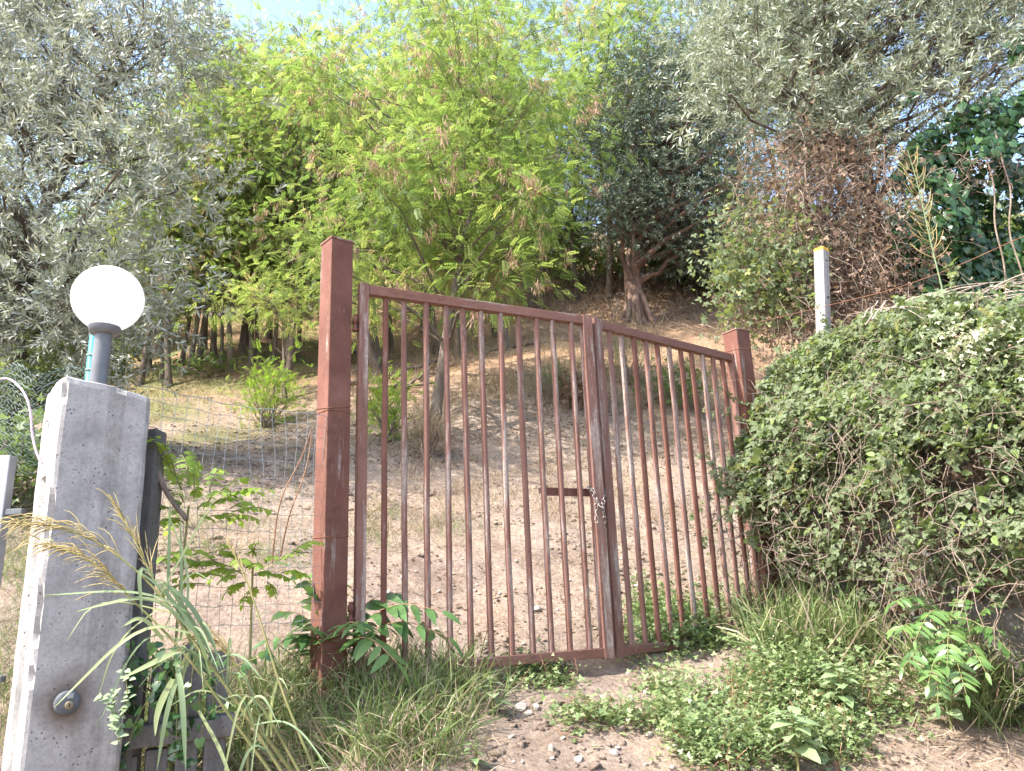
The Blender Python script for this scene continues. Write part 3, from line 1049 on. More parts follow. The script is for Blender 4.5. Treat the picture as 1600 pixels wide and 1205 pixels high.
GROB = 'slender robinias growing on the hillside'
LROB = 'slender robinia with thin grey trunk and feathery yellow green leaves on the slope'
variants = []
for k in range(4):
    r = np.random.default_rng(100 + k)
    h = 5.6 + .5 * k
    tr = [(0, 0, -.15), (r.normal() * .1, r.normal() * .1, h * .3), (r.normal() * .25, r.normal() * .25, h * .6), (r.normal() * .35, r.normal() * .35, h * .9)]
    cl_ = ell(r, 34, (0, 0, h * .60), (1.35, 1.35, h * .42))
    variants.append((tr, cl_, k, h))
rob_sites = [  # pixel of the foot, variant, scale
    (218, 602, 0, .9), (266, 603, 1, .95), (293, 583, 2, .9), (308, 570, 3, 1.0), (333, 563, 0, 1.0), (364, 578, 1, .9),
    (376, 553, 2, 1.1), (394, 568, 3, .9), (419, 529, 0, 1.25), (442, 592, 1, 1.0), (449, 596, 3, .95),
    (235, 575, 2, .75), (254, 590, 0, .7), (281, 572, 1, .8), (320, 548, 3, .85), (346, 572, 2, .7), (386, 540, 0, .85), (405, 560, 1, .7), (428, 566, 2, .75), (465, 560, 3, .8),
    (592, 582, 2, 1.0), (612, 552, 0, 1.15), (682, 552, 3, 1.1), (716, 566, 1, 1.0), (790, 548, 2, 1.05), (775, 527, 3, 1.2),
    (826, 484, 0, 1.15), (836, 484, 1, 1.1), (845, 486, 2, 1.05), (660, 520, 1, 1.25), (540, 510, 0, 1.3), 
    (720, 490, 3, 1.4), (905, 472, 0, 1.3), (950, 466, 1, 1.55), (1010, 452, 3, 1.6), (1240, 440, 0, 1.55), (330, 500, 1, 1.4), (1075, 445, 3, 1.5), (1180, 440, 1, 1.5), (600, 470, 2, 1.5), (60, 520, 0, 1.4), (1350, 430, 2, 1.5)]
first = {}
for i, (px, py, v, s) in enumerate(rob_sites):
    p = gp(px, py); p[2] -= .05
    rz = rng.uniform(0, 6.28)
    if py <= 520: lab_ = 'tall robinia at the back of the stand on the upper slope'
    elif px < 300: lab_ = 'thin grey robinia trunk with feathery crown beside the stout dark olive'
    elif px < 460: lab_ = 'slender robinia on the terrace beyond the wire mesh fence'
    elif px < 640: lab_ = 'slender robinia standing just behind the tall rusty post'
    else: lab_ = 'slender robinia with thin grey trunk above the eroded bank'
    if 820 < px < 850: lab_ = 'one of three robinia stems in a tight clump left of the gnarled olive'
    if v not in first:
        tr, cl_, sd, h = variants[v]
        t = tree('robinia_tree', lab_, 'tree', p, 200 + v, tr, cl_, T_ROB, .145, M['robinia'], M['bark'], .055, 62, .68, GROB, pods=26, tint=(.25, .9))
        t.rotation_euler = (0, 0, rz); t.scale = (s, s, s)
        first[v] = t
    else:
        copy_tree(first[v], p, rz, s, lab_)

# the big bright robinia just behind the gate, its crown filling the middle of the view
b = gp(676, 686); r = np.random.default_rng(31)
trk = [np.zeros(3), at(684, 620, b[1]) - b, at(694, 540, b[1]) - b, at(735, 330, b[1] + .4) - b, at(770, 150, b[1] + .6) - b]
cl_ = []
for k in range(74):
    px = r.normal(735, 135); py = r.uniform(-40, 470)
    if px > 905: continue
    w_ = 1.0 - ((px - 740) / 300) ** 2 - (max(0, py - 300) / 260) ** 2
    if w_ < 0: continue
    cl_.append(at(px, py, b[1] + r.uniform(-1.0, 1.6)) - b)
bigrob = tree('robinia_tree', 'broad robinia with tan seed pods and bright crown right behind the gate', 'tree', b, 32, trk, np.array(cl_), T_ROB, .145, M['robinia'], M['bark'], .065, 148, .64, None, pods=170, tint=(.25, .8))
# a second robinia behind the post on the left, yellower
b = gp(590, 588); r = np.random.default_rng(41)
cl_ = [at(r.normal(480, 90), r.uniform(60, 470), b[1] + r.uniform(-.6, 1.8)) - b for k in range(46)]
tree('robinia_tree', 'yellowing robinia with leaning grey trunk behind the tall rusty post', 'tree', b, 42, [np.zeros(3), at(572, 520, b[1]) - b, at(540, 380, b[1] + .3) - b, at(500, 150, b[1] + .5) - b], np.array(cl_), T_ROB, .14, M['robinia'], M['bark'], .06, 120, .62, None, pods=20, tint=(.5, .95))
# low robinia shoots hanging bright in the middle distance
b = gp(445, 630); r = np.random.default_rng(43)
cl_ = [at(r.normal(420, 40), r.normal(470, 14), b[1] + r.uniform(-.5, .8)) - b for k in range(9)]
tree('robinia_sapling', 'young robinia with flat bright yellow green crown on the terrace', 'sapling', b, 44, [np.zeros(3), at(444, 560, b[1]) - b, at(440, 470, b[1]) - b], np.array(cl_), T_ROB, .145, M['robinia'], M['bark'], .035, 60, .45, None, tint=(.55, .9))

# ---- olives
b = at(20, 640, 6.6); b[2] = float(gz(b[0], b[1])) - .1
r = np.random.default_rng(51)
cl_ = []
for k in range(86):
    px, py = r.uniform(-170, 270), r.uniform(-70, 560)
    if px > 235 and py > 330: continue
    if px + .0 > 235 and 90 < py < 180 and r.random() < .6: continue
    cl_.append(at(px, py, 6.6 + r.uniform(-1.0, 1.0)) - b)
cl_.append(at(270, 40, 6.6) - b); cl_.append(at(255, 95, 6.7) - b); cl_.append(at(275, 300, 6.5) - b); cl_.append(at(255, 240, 6.5) - b)
ol = tree('olive_tree', 'large silvery grey olive tree behind the chain link fence', 'tree', b, 52, [np.zeros(3), at(38, 480, 6.6) - b, at(60, 330, 6.5) - b, at(150, 180, 6.5) - b, at(215, 60, 6.6) - b], np.array(cl_), T_OLV, .20, M['olive'], M['bark_olive'], .10, 88, .50, 'olive trees on the slope', droop=.05, flat=.8, tw_r=.009, tint=(.35, .95))

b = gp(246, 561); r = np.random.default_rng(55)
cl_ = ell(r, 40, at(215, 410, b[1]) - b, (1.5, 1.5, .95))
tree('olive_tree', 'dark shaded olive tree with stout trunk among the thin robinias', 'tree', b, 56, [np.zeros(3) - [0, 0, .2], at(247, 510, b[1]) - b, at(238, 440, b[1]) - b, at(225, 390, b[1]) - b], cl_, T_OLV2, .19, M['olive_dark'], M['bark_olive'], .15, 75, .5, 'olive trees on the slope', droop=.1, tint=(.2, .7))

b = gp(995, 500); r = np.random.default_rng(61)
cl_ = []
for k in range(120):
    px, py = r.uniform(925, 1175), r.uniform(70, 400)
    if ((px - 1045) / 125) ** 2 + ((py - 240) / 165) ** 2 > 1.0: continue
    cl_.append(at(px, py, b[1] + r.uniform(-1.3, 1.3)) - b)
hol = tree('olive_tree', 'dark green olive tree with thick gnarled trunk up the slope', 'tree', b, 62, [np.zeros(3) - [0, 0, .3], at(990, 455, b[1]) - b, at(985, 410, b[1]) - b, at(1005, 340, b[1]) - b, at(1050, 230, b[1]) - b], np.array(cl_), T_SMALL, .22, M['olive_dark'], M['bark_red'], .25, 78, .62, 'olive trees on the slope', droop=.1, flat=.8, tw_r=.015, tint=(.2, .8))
# roots flaring at its foot
rb_ = Bag()
for a in np.linspace(0, 6.28, 9)[:-1]:
    e = np.array([math.cos(a), math.sin(a), 0]) * rng.uniform(.4, .6)
    q = b + e; q[2] = float(gz(q[0], q[1])) - .1
    rb_.tube(smooth_curve([(0, 0, .9), e * .35 + [0, 0, .55], e * .6 + [0, 0, .2 + (q[2] - b[2]) * .5], q - b], 8), np.linspace(.10, .04, 8), 7)
rb_.build('root_flare', M['bark_red'], hol, True)

b = at(1400, 470, 8.2); b[2] = float(gz(b[0], b[1])) - .1
r = np.random.default_rng(71)
cl_ = []
for k in range(150):
    px, py = r.uniform(1110, 1780), r.uniform(-170, 235)
    if py > 150 + 80 * math.sin((px - 1080) / 130.0): continue
    if 1370 < px < 1440 and 60 < py < 180 and r.random() < .6: continue
    cl_.append(at(px, py, 8.0 + r.uniform(-1.1, 1.3)) - b)
olr = tree('olive_tree', 'pale silver green olive tree hung with dead vines above the hedge', 'tree', b, 72, [np.zeros(3), at(1375, 340, 8.2) - b, at(1330, 265, 8.1) - b, at(1300, 150, 8.2) - b, at(1280, 20, 8.4) - b], np.array(cl_), T_OLV, .215, M['olive_pale'], M['bark_olive'], .12, 64, .5, 'olive trees on the slope', droop=.0, flat=.8, tw_r=.012, tint=(.3, .85))

# ---- dead vine curtain under the pale olive
dv_ = thing('dead_vine_tangle', 'brown dead vine tangle draped below the pale olive tree', 'vine', on(float(at(1260, 480, 7.2)[0]), 7.2))
b = np.array(dv_.location); r = np.random.default_rng(81)
bag = Bag(); LP = []
for k in range(1300):
    py = 190 + 310 * r.random() ** .8; px = r.normal(1285, 60 + 22 * (py > 330))
    px = float(np.clip(px + 60 * (r.random() < .15), 1150 + r.random() * 30, 1430))
    a = at(px, py, 7.2 + r.uniform(-.5, .6)) - b
    n = 7
    st_ = r.normal(size=(n, 3)) * .05; st_[:, 2] -= r.uniform(.0, .10)
    st_ += rdir(1, r) * .06
    P = a + np.cumsum(st_, 0)
    bag.tube(P, np.linspace(.006, .0025, n) * r.uniform(.5, 1.3), 3)
    LP.append(P[r.integers(0, n, 7)] + r.normal(size=(7, 3)) * .05)
stuff(bag.build('dead_stems', M['twig'], dv_))
LP = np.concatenate(LP); keep = r.random(len(LP)) < .95; LP = LP[keep]
V, F, ta = scatter(T3, LP, rdir(len(LP), r) + [0, 0, -.5], rdir(len(LP), r), .036 * r.uniform(.5, 1.4, len(LP)), np.clip(r.normal(.45, .25, len(LP)), 0, 1))
stuff(mk('dead_leaves', V, F, M['dead_leaf'], dv_, False, {'tint': ta}))
# green patches in the tangle
n = 2600
pp = np.array([at(r.choice([1140, 1180, 1215, 1250], p=[.25, .25, .3, .2]) + r.normal() * 24, r.normal(415, 48), 6.9 + r.uniform(-.4, .4)) for _ in range(n)]) - b
V, F, ta = scatter(T3, pp, rdir(n, r), rdir(n, r) + [0, -.6, .6], .055 * r.uniform(.5, 1.2, n), r.uniform(.3, 1, n))
stuff(mk('green_leaves', V, F, M['bramble'], dv_, False, {'tint': ta}))

# ---- ivy-smothered trunks to the right
iv = thing('ivy_mass', 'dark glossy ivy smothering a dead tree behind the hedge', 'ivy', on(float(at(1510, 470, 7.6)[0]), 7.6))
b = np.array(iv.location); r = np.random.default_rng(85)
n = 6500
pp = []
while len(pp) < n:
    x_, y_ = r.uniform(1370, 1760), r.uniform(90, 510)
    if 1.0 - ((x_ - 1570) / 195) ** 2 - ((y_ - 360) / 230) ** 2 + .9 * float(fbm(x_ * .018, y_ * .018, 4, 3)) < .12: continue
    pp.append(at(x_, y_, 7.4))
pp = np.array(pp)
pp[:, 1] += .5 * fbm(pp[:, 0] * 1.6, pp[:, 2] * 1.6, 77, 3) * 1.4 + r.normal(size=n) * .07 - .15
V, F, ta = scatter(TH, pp - b, r.normal(size=(n, 3)) * .45 + [0, -.2, -1.0], r.normal(size=(n, 3)) * .35 + [-.15, -1.0, .45], .085 * r.uniform(.5, 1.25, n), np.clip(r.normal(.45, .25, n), 0, 1))
stuff(mk('ivy_leaves', V, F, M['ivy'], iv, False, {'tint': ta}))
bag = Bag()
for px in (1512, 1650):
    bag.tube(smooth_curve([at(px, 520, 7.75) - b, at(px + 8, 380, 7.7) - b, at(px - 12, 200, 7.75) - b, at(px + 5, 60, 7.8) - b]), np.linspace(.09, .05, 40), 8)
bag.build('trunk', M['bark_olive'], iv, True)
bag = Bag()
for k in range(60):
    a = at(r.normal(1530, 35), r.normal(265, 18), 6.9) - b
    bag.tube(a + np.cumsum(r.normal(size=(6, 3)) * .035 + rdir(1, r) * .03, 0), np.linspace(.006, .002, 6), 3)
bag.build('bare_twigs', M['twig'], iv)
for pxs in ([(1540, 240), (1556, 300), (1552, 350), (1570, 410), (1572, 470)], [(1555, 205), (1568, 260), (1582, 300), (1574, 360), (1592, 410), (1604, 450)]):
    bag = Bag().tube(smooth_curve([at(x, y, 6.85) - b for x, y in pxs]), .008, 6)
    bag.build('hanging_vine', M['twig'], iv)

# ================================================================== HEDGE
HA = np.array([1.70, 5.0]); HB = np.array([2.62, 3.2]); HC = np.array([3.2, 1.8])
hd = thing('hedge', 'overgrown climber hedge spilling over the wall right of the gate', 'hedge', (HA[0], HA[1], 1.1))
b = np.array(hd.location); r = np.random.default_rng(91)
HL = 3.6


def _htop():
    us = np.linspace(-.4, 3.7, 42); zs = []
    d1 = (HB - HA) / np.linalg.norm(HB - HA)
    for u_ in us:
        p = HA + d1 * u_
        z = 2.6
        for _ in range(12):
            q = np.array([p[0], p[1], z]) - EYE
            px = PW / 2 + PF * (q @ RGT) / (q @ FWD)
            py = float(np.interp(px, [1100, 1140, 1165, 1200, 1250, 1300, 1350, 1450, 1600, 1800], [690, 605, 552, 524, 490, 466, 456, 444, 434, 426]))
            z = float(at(px, py, p[1])[2])
        zs.append(z - 1.1)
    return lambda u: np.interp(u, us, np.minimum(zs, 2.1))


HTOP = _htop()


def hpt(u, v, dep):
    """u metres along the hedge, v height 0..1, dep metres out of the face"""
    u = np.asarray(u, float)
    d1 = (HB - HA) / np.linalg.norm(HB - HA)
    p = HA[None] + d1[None] * u[:, None]
    nrm = np.array([d1[1], -d1[0]])
    top = HTOP(u) + .12 * vnoise(u * 2.7, u * 0 + 3, 5) + .08 * vnoise(u * 9, u * 0 + 7, 6)
    th = (v / .5).clip(0, 1) ** .8 * (1 - v.clip(0, 1)) ** .4
    bul = -.05 + .32 * th + (.40 * fbm(u * 1.7, v * 3.0, 63, 2) + .16 * fbm(u * 5.2, v * 9, 64, 2)) * np.sin(v.clip(0, 1) * math.pi).clip(0, 1) ** .6
    back = .35 * v ** 3
    q = p + nrm[None] * (bul - back + dep)[:, None]
    return np.concatenate([q, (1.1 + v * top)[:, None]], 1), np.concatenate([nrm, [0]])


n = 30000
u = r.uniform(-.3, HL, n); v = np.where(r.random(n) < .75, r.beta(2.4, 1.1, n), r.uniform(.22, 1.0, n)); 
dens = fbm(u * 2.3, v * 4, 66, 3)
ok = (dens > -.46 + .75 * (v < .42) * r.random(n)) & (u > -.3 + .45 * (1 - v) * (v < .6)) 
u, v = u[ok], v[ok]; n = len(u)
P, hn = hpt(u, v, -np.abs(r.normal(size=n)) * .07 + .05)
dd = r.normal(size=(n, 3)) * .6 + hn * .5 + [0, 0, -.45]
V, F, ta = scatter(T3, P - b, dd, r.normal(size=(n, 3)) * .5 + hn * .7 + [0, 0, .75], .030 * np.exp(r.normal(size=n) * .40).clip(.4, 2.2), np.clip(r.normal(.52, .26, n) + .35 * fbm(u * 3, v * 5, 70, 2), 0, 1))
stuff(mk('foliage', V, F, M['bramble'], hd, False, {'tint': ta}))
n = 9000
u = r.uniform(-.25, HL, n); v = r.uniform(.02, .97, n)
P, _ = hpt(u, v, -.1 - np.abs(r.normal(size=n)) * .10)
V, F, ta = scatter(T3, P - b, rdir(n, r), rdir(n, r), .042 * r.uniform(.5, 1.3, n), np.clip(r.normal(.4, .25, n), 0, 1))
stuff(mk('dead_leaves', V, F, M['dead_leaf'], hd, False, {'tint': ta}))
bag = Bag()
for k in range(1700):
    u0 = r.uniform(-.25, HL); v0 = r.uniform(.05, 1.0)
    a, _ = hpt(np.array([u0]), np.array([v0]), np.array([r.normal() * .05 - .02]))
    st_ = r.normal(size=(6, 3)) * .03 + rdir(1, r) * .05; st_[:, 2] -= .05 * r.random()
    bag.tube(a[0] - b + np.cumsum(st_, 0), np.linspace(.0032, .0014, 6) * r.uniform(.6, 1.4), 3)
for k in range(260):
    u0 = r.uniform(.1, HL); v0 = r.uniform(.12, .75)
    a, hn_ = hpt(np.array([u0]), np.array([v0]), np.array([.05 + .06 * r.random()]))
    st_ = r.normal(size=(7, 3)) * .022 + rdir(1, r) * .045; st_[:, 2] -= .055 * r.random()
    bag.tube(a[0] - b + np.cumsum(st_, 0), np.linspace(.0034, .0014, 7) * r.uniform(.6, 1.3), 3)
stuff(bag.build('dead_stems', M['twig'], hd))
# ragged shoots standing out of the face and the top
sb = Bag(); SP = []; SDr = []
for k in range(210):
    u0 = r.uniform(-.15, HL); v0 = r.uniform(.45, 1.0)
    a, hn_ = hpt(np.array([u0]), np.array([v0]), np.array([.02]))
    d0 = norm(hn_ * r.uniform(.2, 1) + r.normal(size=3) * .5 + [0, 0, .7 * (v0 > .8)])
    L0 = r.uniform(.12, .38); m0 = 8
    t0 = np.linspace(0, 1, m0)[:, None]
    C_ = a[0] - b + d0 * L0 * t0 + np.array([0, 0, -1.0]) * (t0 ** 2) * L0 * r.uniform(.1, .7)
    sb.tube(C_, np.linspace(.0026, .0012, m0), 3)
    SP.append(np.repeat(C_[1:], 3, 0) + r.normal(size=(3 * (m0 - 1), 3)) * .012); SDr.append(np.repeat(r.normal(size=(m0 - 1, 3)), 3, 0))
stuff(sb.build('shoots', M['stem'], hd))
SP = np.concatenate(SP); n = len(SP)
V, F, ta = scatter(T3, SP, r.normal(size=(n, 3)) + [0, 0, -.2], r.normal(size=(n, 3)) * .5 + [-.4, -.4, .7], .029 * np.exp(r.normal(size=n) * .35), np.clip(r.normal(.65, .25, n), 0, 1))
stuff(mk('shoot_leaves', V, F, M['bramble'], hd, False, {'tint': ta}))
# the 240 largest leaves as pieces of their own
lv, lf = ovate(.044, .025, 5, .3, .2)
lme = None
n = 240
u = r.uniform(.0, 2.1, n); v = r.beta(2.6, 1.2, n)
P, hn = hpt(u, v, np.full(n, .075))
for k in range(n):
    if lme is None:
        lo = mk('leaf', lv, lf, M['bramble'], hd, False, {'tint': np.full(len(lv), .55)}); lme = lo.data
    else:
        lo = link('leaf', lme, hd)
    lo.location = tuple(P[k] - b)
    q = Vector(tuple(hn * .6 + np.array([0, 0, .8]) + r.normal(size=3) * .4)).to_track_quat('Z', 'Y')
    lo.rotation_euler = (q.to_matrix().to_4x4() @ Matrix.Rotation(r.uniform(0, 6.28), 4, 'Z')).to_euler()
    s = r.uniform(.8, 1.3); lo.scale = (s, s, s)
# bleached vines lying on top
for k in range(26):
    px = r.uniform(1345, 1600); py = 492 - (px - 1345) * .14 + r.uniform(-14, 14)
    a = at(px, py, 4.15 + (1600 - px) * .0016 + r.uniform(-.15, .15)); e = at(px + r.uniform(40, 140), py + r.uniform(-34, 26), 4.0 + r.uniform(-.2, .2))
    m_ = (a + e) / 2 + [0, 0, .03 + .03 * r.random()]
    V, F = tube(smooth_curve([a - b, m_ - b, e - b], 12), np.linspace(.006, .0026, 12) * r.uniform(.5, 1.3), 6)
    mk('bleached_vine', V, F, M['pale_vine'], hd, True)
for (x0, y0, x1, y1) in ((1352, 508, 1372, 470), (1362, 500, 1384, 474), (1346, 498, 1366, 478), (1376, 488, 1385, 470), (1490, 700, 1540, 560), (1525, 660, 1530, 920), (1462, 610, 1470, 500), (1430, 870, 1452, 990)):
    V, F = tube(limb(at(x0, y0, 4.0) - b, at(x1, y1, 4.05) - b, r, .05, 7, .05), np.linspace(.005, .0035, 7), 6)
    mk('bleached_vine', V, F, M['pale_vine'], hd, True)
# cream blossom
n = 420
pp = np.array([at(r.normal(1535, 40), r.normal(535, 24), 3.72 + r.normal() * .06) for _ in range(n)]) - b
V, F, ta = scatter(T3, pp, rdir(n, r), rdir(n, r) + [-.3, -.6, .6], .018 * r.uniform(.6, 1.4, n), r.uniform(0, 1, n))
stuff(mk('blossom', V, F, M['flower'], hd, False, {'tint': ta}))
# low wall behind the hedge
d1 = (HB - HA) / np.linalg.norm(HB - HA); nrm = np.array([d1[1], -d1[0]])
wc = HA + d1 * 1.75 - nrm * .16
lw = box('low_wall', (3.7, .18, 1.9), (wc[0], wc[1], 1.4), M['conc2'], None, bevel=.015, rz=math.atan2(d1[1], d1[0]))
tag(lw, 'weathered concrete retaining wall almost hidden under the hedge', 'wall')

# tall stalk with a panicle rising from the hedge
sk = thing('tall_grass_stalk', 'tall green stalk with yellowish seed panicle rising above the hedge', 'grass', at(1487, 520, 4.3))
b = np.array(sk.location)
stem = smooth_curve([at(1487, 520, 4.3) - b, at(1472, 450, 4.3) - b, at(1452, 370, 4.3) - b, at(1435, 290, 4.3) - b, at(1418, 235, 4.3) - b], 24)
V, F = tube(stem, np.linspace(.0055, .002, 24), 6); mk('stem', V, F, M['reed'], sk, True, {'tint': np.full(len(V), .5)})
for k in range(44):
    f = .42 + .58 * k / 44
    p = stem[int(f * 23)]
    sdx = (-1) ** k
    e = p + np.array([sdx * r.uniform(.03, .13) * (1.15 - f * .6) - .02, r.normal() * .03, r.uniform(.05, .15)])
    V, F = tube(smooth_curve([p, (p + e) / 2 + [sdx * .015, 0, -.01], e], 7), np.linspace(.0022, .0038, 7) * [1, 1, 1, 1, 1, .8, .3], 4)
    mk('panicle_branch', V, F, M['plume'], sk, True, {'tint': np.full(len(V), r.random() * .6)})

# ================================================================== PLANTS OF THE FOREGROUND
r = np.random.default_rng(301)


_mesh_cache = {}


def leaf_obj(name, key, maker, mat, tint, parent, pos, d, up, s=1.0):
    k = (key, round(tint, 1))
    if k not in _mesh_cache:
        V, F = maker()
        o = mk(name, V, F, mat, parent, True, {'tint': np.full(len(V), round(tint, 1))})
        _mesh_cache[k] = o.data
    else:
        o = link(name, _mesh_cache[k], parent)
    d = norm(np.asarray(d, float)); y = norm(np.cross(up, d)); z = np.cross(d, y)
    o.matrix_local = Matrix(((d[0] * s, y[0] * s, z[0] * s, pos[0]), (d[1] * s, y[1] * s, z[1] * s, pos[1]), (d[2] * s, y[2] * s, z[2] * s, pos[2]), (0, 0, 0, 1)))
    return o


def pinnate(name, label, cat, base, fronds, pairs, LL, LW, mat, key, stemmat, tints, group=None, droop=.25, stem_h=None):
    """fronds: (start, end) world points; leaflets hang off a curved rachis"""
    t = thing(name, label, cat, base, 0, group)
    b = np.array(base)
    bag = Bag()
    if stem_h is not None:
        bag.tube(smooth_curve([np.zeros(3), np.asarray(stem_h) * .5 + r.normal(size=3) * .01, stem_h], 10), np.linspace(.007, .004, 10), 6)
        bag.build('stem', stemmat, t, True)
    for a, e in fronds:
        a = np.asarray(a) - b; e = np.asarray(e) - b
        L = np.linalg.norm(e - a)
        mid = (a + e) / 2 + [0, 0, droop * L]
        P = smooth_curve([a, mid, e], 16)
        V, F = tube(P, np.linspace(.0032, .0012, 16), 5)
        fr = mk('frond', V, F, stemmat, t, True)
        tan = norm(np.gradient(P, axis=0))
        side0 = norm(np.cross(tan, [0, 0, 1.0]))
        tn = r.choice(tints)
        for k in range(pairs + 1):
            f = .22 + .78 * k / pairs
            i = min(15, int(f * 15))
            s = (.75 + .5 * math.sin(math.pi * min(1, f * .9))) * (L / .4) ** .35
            for sd in ((1, -1) if k < pairs else (0,)):
                d = side0[i] * sd * .95 + tan[i] * (.42 if sd else 1.2) + np.array([0, 0, -.28]) + r.normal(size=3) * .09
                up = np.cross(tan[i], side0[i]); up = up if up[2] > 0 else -up
                leaf_obj('leaflet', key + str(r.integers(2)), lambda: ovate(LL * r.uniform(.9, 1.1), LW, 5, .25), mat, float(np.clip(tn + r.normal() * .08, 0, .84 if tn < .9 else 1)), fr, P[i], d, up * 1.0 + np.array([0, -.35, 0]) + r.normal(size=3) * .25, s * r.uniform(.85, 1.1))
    return t


# tree-of-heaven style seedlings
b0 = gp(535, 1085)
fr = []
for ex, ey, dy in ((690, 955, -.05), (640, 925, .12), (505, 890, .1), (455, 885, -.05), (425, 955, -.1), (560, 975, -.25), (475, 975, -.2), (620, 1035, -.3), (420, 1000, -.15), (700, 995, -.1)):
    s0 = at(525 + r.normal() * 8, 1030 + r.normal() * 14, b0[1])
    fr.append((s0, at(ex, ey, b0[1] + dy)))
pinnate('pinnate_seedling', 'weedy seedling with long pinnate dark green leaves at the foot of the tall rusty post', 'seedling', b0, fr, 7, .11, .033, M['ailanthus'], 'ailA', M['red_stem'], [.15, .4, .6, .75], stem_h=at(525, 1015, b0[1]) - b0)
b1 = gp(1485, 1140)
fr = []
for ex, ey, dy in ((1385, 905, -.1), (1395, 985, -.25), (1440, 930, .0), (1545, 890, -.05), (1560, 985, -.15), (1410, 1045, -.3), (1510, 1085, -.35), (1465, 1100, -.3), (1590, 1030, -.2), (1500, 930, .05), (1390, 945, -.15), (1430, 1000, -.25), (1540, 1050, -.3), (1480, 1040, -.35), (1575, 940, -.1), (1450, 1070, -.35)):
    s0 = at(1490 + r.normal() * 10, 1010 + r.normal() * 25, b1[1] + .02)
    fr.append((s0, at(ex, ey, b1[1] + dy)))
pinnate('pinnate_seedling', 'weedy seedling with pale green pinnate leaves below the hedge', 'seedling', b1, fr, 9, .062, .018, M['ailanthus'], 'ailB', M['stem'], [.5, .6, .7], stem_h=at(1490, 1000, b1[1]) - b1)
# robinia seedlings with bright round leaflets by the mesh fence
for i, (bx, by, Yb, tips, lab) in enumerate((
        (300, 900, 3.05, ((250, 685), (295, 700), (345, 735), (395, 745), (420, 765), (275, 770), (330, 790), (375, 815), (260, 830), (300, 730), (430, 800), (255, 730), (350, 770), (240, 790)), 'bright yellow green robinia seedling climbing the wire mesh fence'),
        (400, 990, 3.1, ((330, 905), (370, 880), (430, 870), (470, 865), (350, 930), (300, 880), (430, 930), (255, 870), (260, 910), (390, 850), (480, 900), (340, 850)), 'low bright green robinia seedling under the wire mesh fence'))):
    b2 = at(bx, by, Yb); b2[2] = float(gz(b2[0], b2[1]))
    top = at(bx - 5, by - 110, Yb)
    tips = list(tips) + [(tx + r.normal() * 26, ty + r.normal() * 24) for tx, ty in tips]
    fr = [(at(bx + (tx - bx) * .45 + r.normal() * 8, by - 50 + (ty - by) * .5, Yb), at(tx, ty, Yb + r.normal() * .1)) for tx, ty in tips]
    pinnate('robinia_seedling', lab, 'seedling', b2, fr, 5, .046, .028, M['robinia_young'], 'rob' + str(i), M['stem'], [.4, .6, .8], stem_h=top - b2, droop=.15)


def broadleaf(label, px, py, h, nl, LL, LW, key, tint=.6):
    b = gp(px, py)
    t = thing('broadleaf_weed', label, 'weed', b)
    top = np.array([r.normal() * .01, r.normal() * .01, h])
    V, F = tube(smooth_curve([(0, 0, -.03), top * .5 + r.normal(size=3) * .008, top], 10), np.linspace(.006, .003, 10), 6)
    mk('stem', V, F, M['stem'], t, True)
    for k in range(nl):
        f = .35 + .65 * k / nl
        a = k * 2.4 + r.uniform(-.3, .3)
        d = np.array([math.cos(a), math.sin(a), .35 - .5 * (1 - f) + r.normal() * .1])
        s = (1.05 - .25 * f) * r.uniform(.8, 1.15)
        leaf_obj('leaf', key + str(r.integers(2)), lambda: ovate(LL, LW, 7, .35, .15, .05), M['broad'], float(np.clip(tint + r.normal() * .2, 0, 1)), t, top * f, d, np.array([0, 0, 1.0]) + r.normal(size=3) * .15, s)
    return t


broadleaf('upright broadleaf weed with large pale toothed leaves on the bare soil', 1248, 1212, .24, 18, .125, .068, 'bw1', .7)
broadleaf('broadleaf weed with four wide leaves on the dry soil below the hedge', 1487, 1142, .17, 8, .115, .066, 'bw4', .9)
broadleaf('spreading broadleaf weed at the edge of the green ground cover', 1320, 1125, .24, 18, .11, .058, 'bw5', .6)
broadleaf('small broadleaf weed among the ground cover beside the spreading one', 1395, 1108, .23, 14, .095, .05, 'bw2', .7)
broadleaf('round leaved weed at the edge of the gravel by the long grass', 770, 1118, .16, 7, .095, .068, 'bw3', .9)
broadleaf('low fleshy weed in front of the long grass', 745, 1205, .10, 10, .06, .035, 'bw2', .3)

# reed grass leaning over the pillar
rg = thing('reed_grass', 'tall reed grass with pale plumes leaning across the concrete pillar', 'grass', gp(470, 1225))
b = np.array(rg.location)
stems = [
    [(470, 1225, 2.55), (400, 1130, 2.5), (330, 1040, 2.45), (250, 930, 2.42), (215, 850, 2.42), (170, 775, 2.42)],
    [(440, 1230, 2.5), (360, 1120, 2.45), (290, 1020, 2.4), (200, 930, 2.36), (140, 870, 2.34), (60, 850, 2.32)],
    [(455, 1230, 2.5), (380, 1110, 2.46), (300, 1000, 2.42), (230, 900, 2.4), (120, 825, 2.36), (0, 815, 2.33)],
    [(500, 1225, 2.6), (440, 1080, 2.62), (410, 980, 2.64), (385, 905, 2.65), (358, 850, 2.66)],
    [(480, 1228, 2.55), (420, 1120, 2.52), (375, 1050, 2.5), (345, 1005, 2.5), (312, 1000, 2.5)]]
